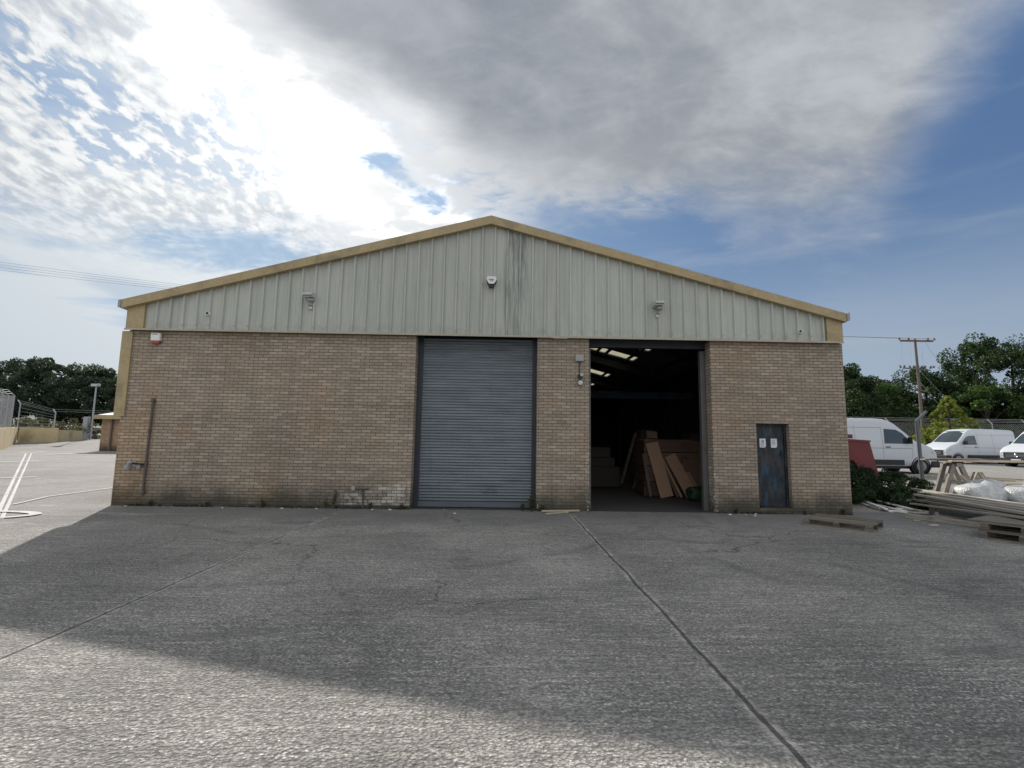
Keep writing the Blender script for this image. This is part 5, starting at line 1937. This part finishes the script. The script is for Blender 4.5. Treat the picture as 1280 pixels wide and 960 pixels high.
# altocumulus flakes on the left
reg = mul(inv(ss(t.m('ADD', az, t.m('MULTIPLY', t.m('SUBTRACT', el, 28.), .6)), -27., -16.)), ss(el, 14., 22.))
gap = t.m('MAXIMUM', inv(ss(t.m('ADD', ellipse(-41., 28., 13., 4.5, -18.), t.m('MULTIPLY', t.m('SUBTRACT', puffm, .5), 1.6)), .45, 1.25)),
          t.m('MULTIPLY', inv(ss(ellipse(-30., 30., 6., 8., 20.), .5, 1.2)), .85))
thr = t.m('ADD', t.m('MULTIPLY', gap, .135), .345)
fl = ss(t.m('SUBTRACT', t.m('ADD', t.m('MULTIPLY', puff, .8), t.m('MULTIPLY', puffm, .2)), thr), -.02, .075)
flk = mul(fl, reg)
fcol = t.mix(ss(t.m('ADD', t.m('MULTIPLY', puff, .75), t.m('MULTIPLY', nb2, .25)), .40, .62), C(.50, .545, .59), C(.88, .89, .89))
col = t.mix(t.m('MULTIPLY', flk, .95), col, fcol)
# blinding veil round the sun, stretched from upper left to lower right
ell = t.m('ADD', ellipse(-22.0, 30., 17.5, 5.5, -21.), t.m('ADD', t.m('MULTIPLY', t.m('SUBTRACT', nf, .5), 1.1), t.m('MULTIPLY', t.m('SUBTRACT', nb2, .5), .9)))
core = inv(ss(ell, .55, 1.30))
hole = mul(reg, gap, inv(fl))
col = t.mix(mul(core, inv(t.m('MULTIPLY', hole, .8))), col, C(1.5, 1.48, 1.44))
col = t.mix(mul(aur, inv(t.m('MULTIPLY', hole, .7)), .75), col, t.mix(1., col, C(.34, .34, .33), 'ADD'))
# broken white puffs from the glow to the ridge, blue between them
edge = mul(ss(az, -32., -14.), inv(ss(az, -2., 6.)), ss(el, 18.5, 22.), inv(ss(el, 30., 34.)))
bl = inv(ss(t.m('ADD', ellipse(-12.5, 28.8, 5.6, 2.0, -30.), t.m('MULTIPLY', t.m('SUBTRACT', nf, .5), 3.6)), .25, 1.2))
ef = mul(edge, ss(t.m('ADD', t.m('MULTIPLY', nf, .5), t.m('MULTIPLY', nb2, .5)), .42, .54))
ef = mul(ef, inv(t.m('MULTIPLY', bl, .8)))
col = t.mix(t.m('MULTIPLY', bl, .88), col, C(.27, .45, .69))
col = t.mix(t.m('MULTIPLY', ef, .9), col, t.mix(aur, C(.70, .735, .77), C(1., 1., 1.)))
# blue gaps above the left roof slope
b2m = inv(ss(t.m('ADD', ellipse(-28., 19.6, 9., 2.3, 10.), t.m('MULTIPLY', t.m('SUBTRACT', nb2, .5), 3.2)), .3, 1.3))
b3m = inv(ss(t.m('ADD', ellipse(-36., 13.2, 6., 1.2, -6.), t.m('MULTIPLY', t.m('SUBTRACT', nb2, .5), 2.5)), .3, 1.3))
col = t.mix(t.m('MULTIPLY', b2m, .8), col, C(.335, .50, .70))
col = t.mix(t.m('MULTIPLY', b3m, .45), col, C(.33, .45, .62))
# the big grey cloud sheet
pos = t.m('DIVIDE', t.m('ADD', az, 60.), 120.)


def pp(a_):
    return (a_ + 60.) / 120.


fe = t.ramp(pos, [(0, 1.), (pp(-50), .85), (pp(-42), .715), (pp(-34), .635), (pp(-24), .565), (pp(-14), .535), (pp(-9), .50), (pp(-4), .455), (pp(4), .445), (pp(14), .445), (pp(20), .43), (pp(25), .395), (pp(30), .362), (pp(35), .348), (pp(39), .360), (pp(42), .42), (pp(45), .49), (pp(49), .57), (1., .75)])
fe = t.m('MULTIPLY', fe, 60.)
hh = t.m('SUBTRACT', el, fe)
softr = ss(az, 16., 30.)
jit = t.m('ADD', t.m('MULTIPLY', t.m('SUBTRACT', nb2, .5), 9.), t.m('MULTIPLY', t.m('SUBTRACT', nf, .5), t.lin(softr, 0., 1., 8., 4.)))
jit = t.m('MULTIPLY', jit, t.lin(softr, 0., 1., 1., .9))
gm = ss(t.m('ADD', hh, jit), t.lin(softr, 0., 1., -1.8, -5.0), t.lin(softr, 0., 1., 3.2, 8.5))
wisp = t.m('MULTIPLY', ss(t.m('ADD', hh, t.m('MULTIPLY', jit, 1.6)), -4., 2.), .35)
gm = t.m('MAXIMUM', gm, wisp)
inner = ss(t.m('ADD', hh, t.m('MULTIPLY', t.m('SUBTRACT', nb2, .5), 10.)), 0., 9.)
shade = ss(t.m('ADD', t.m('MULTIPLY', nb, .45), t.m('ADD', t.m('MULTIPLY', nb2, .35), t.m('MULTIPLY', nf, .2))), .38, .62)
dark = inv(ss(az, -6., 24.))
gcol = t.mix(shade, C(.31, .335, .37), C(.53, .555, .585))
gcol = t.mix(mul(dark, inner, .75), gcol, t.mix(shade, C(.215, .24, .28), C(.38, .405, .45)))
rim = mul(inv(inner), t.m('MINIMUM', t.m('MULTIPLY', t.m('POWER', cosg, 14.), 1.5), 1.))
gcol = t.mix(rim, gcol, C(.95, .96, .97))
gcol = t.mix(mul(inv(ss(hh, -1., 4.)), .45), gcol, C(.56, .59, .63))
col = t.mix(t.m('MULTIPLY', gm, .97), col, gcol)
# unseen bright clouds added behind the camera and overhead to light the front wall
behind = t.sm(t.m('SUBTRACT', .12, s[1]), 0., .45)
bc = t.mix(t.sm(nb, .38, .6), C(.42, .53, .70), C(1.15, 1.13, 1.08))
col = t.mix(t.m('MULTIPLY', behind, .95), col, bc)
# below the horizon
below = t.m('SUBTRACT', 1., t.sm(el, -2.5, -.2))
col = t.mix(below, col, C(.22, .22, .21))
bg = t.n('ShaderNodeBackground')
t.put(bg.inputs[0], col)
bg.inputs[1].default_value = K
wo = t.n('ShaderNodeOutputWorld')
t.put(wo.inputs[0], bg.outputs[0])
wd.cycles.sampling_method = 'MANUAL'
wd.cycles.sample_map_resolution = 1024

# ------------------------------------------------------------------ camera
cam = bpy.data.cameras.new('camera')
cam.sensor_fit = 'HORIZONTAL'
cam.sensor_width = 36.
cam.lens = 610. / 1280. * 36.
cam.clip_start = .05
cam.clip_end = 3000.
co = bpy.data.objects.new('camera', cam)
COL.objects.link(co)
psi, th, ro = R(1.0), math.atan(71 / 610.), R(.88)
fw = Vector((math.sin(psi) * math.cos(th), math.cos(psi) * math.cos(th), math.sin(th)))
rt0 = Vector((math.cos(psi), -math.sin(psi), 0))
up0 = rt0.cross(fw)
rt = rt0 * math.cos(ro) + up0 * math.sin(ro)
up = rt.cross(fw)
co.matrix_world = Matrix(((rt.x, up.x, -fw.x, 0), (rt.y, up.y, -fw.y, 0), (rt.z, up.z, -fw.z, 1.65), (0, 0, 0, 1)))
S.camera = co
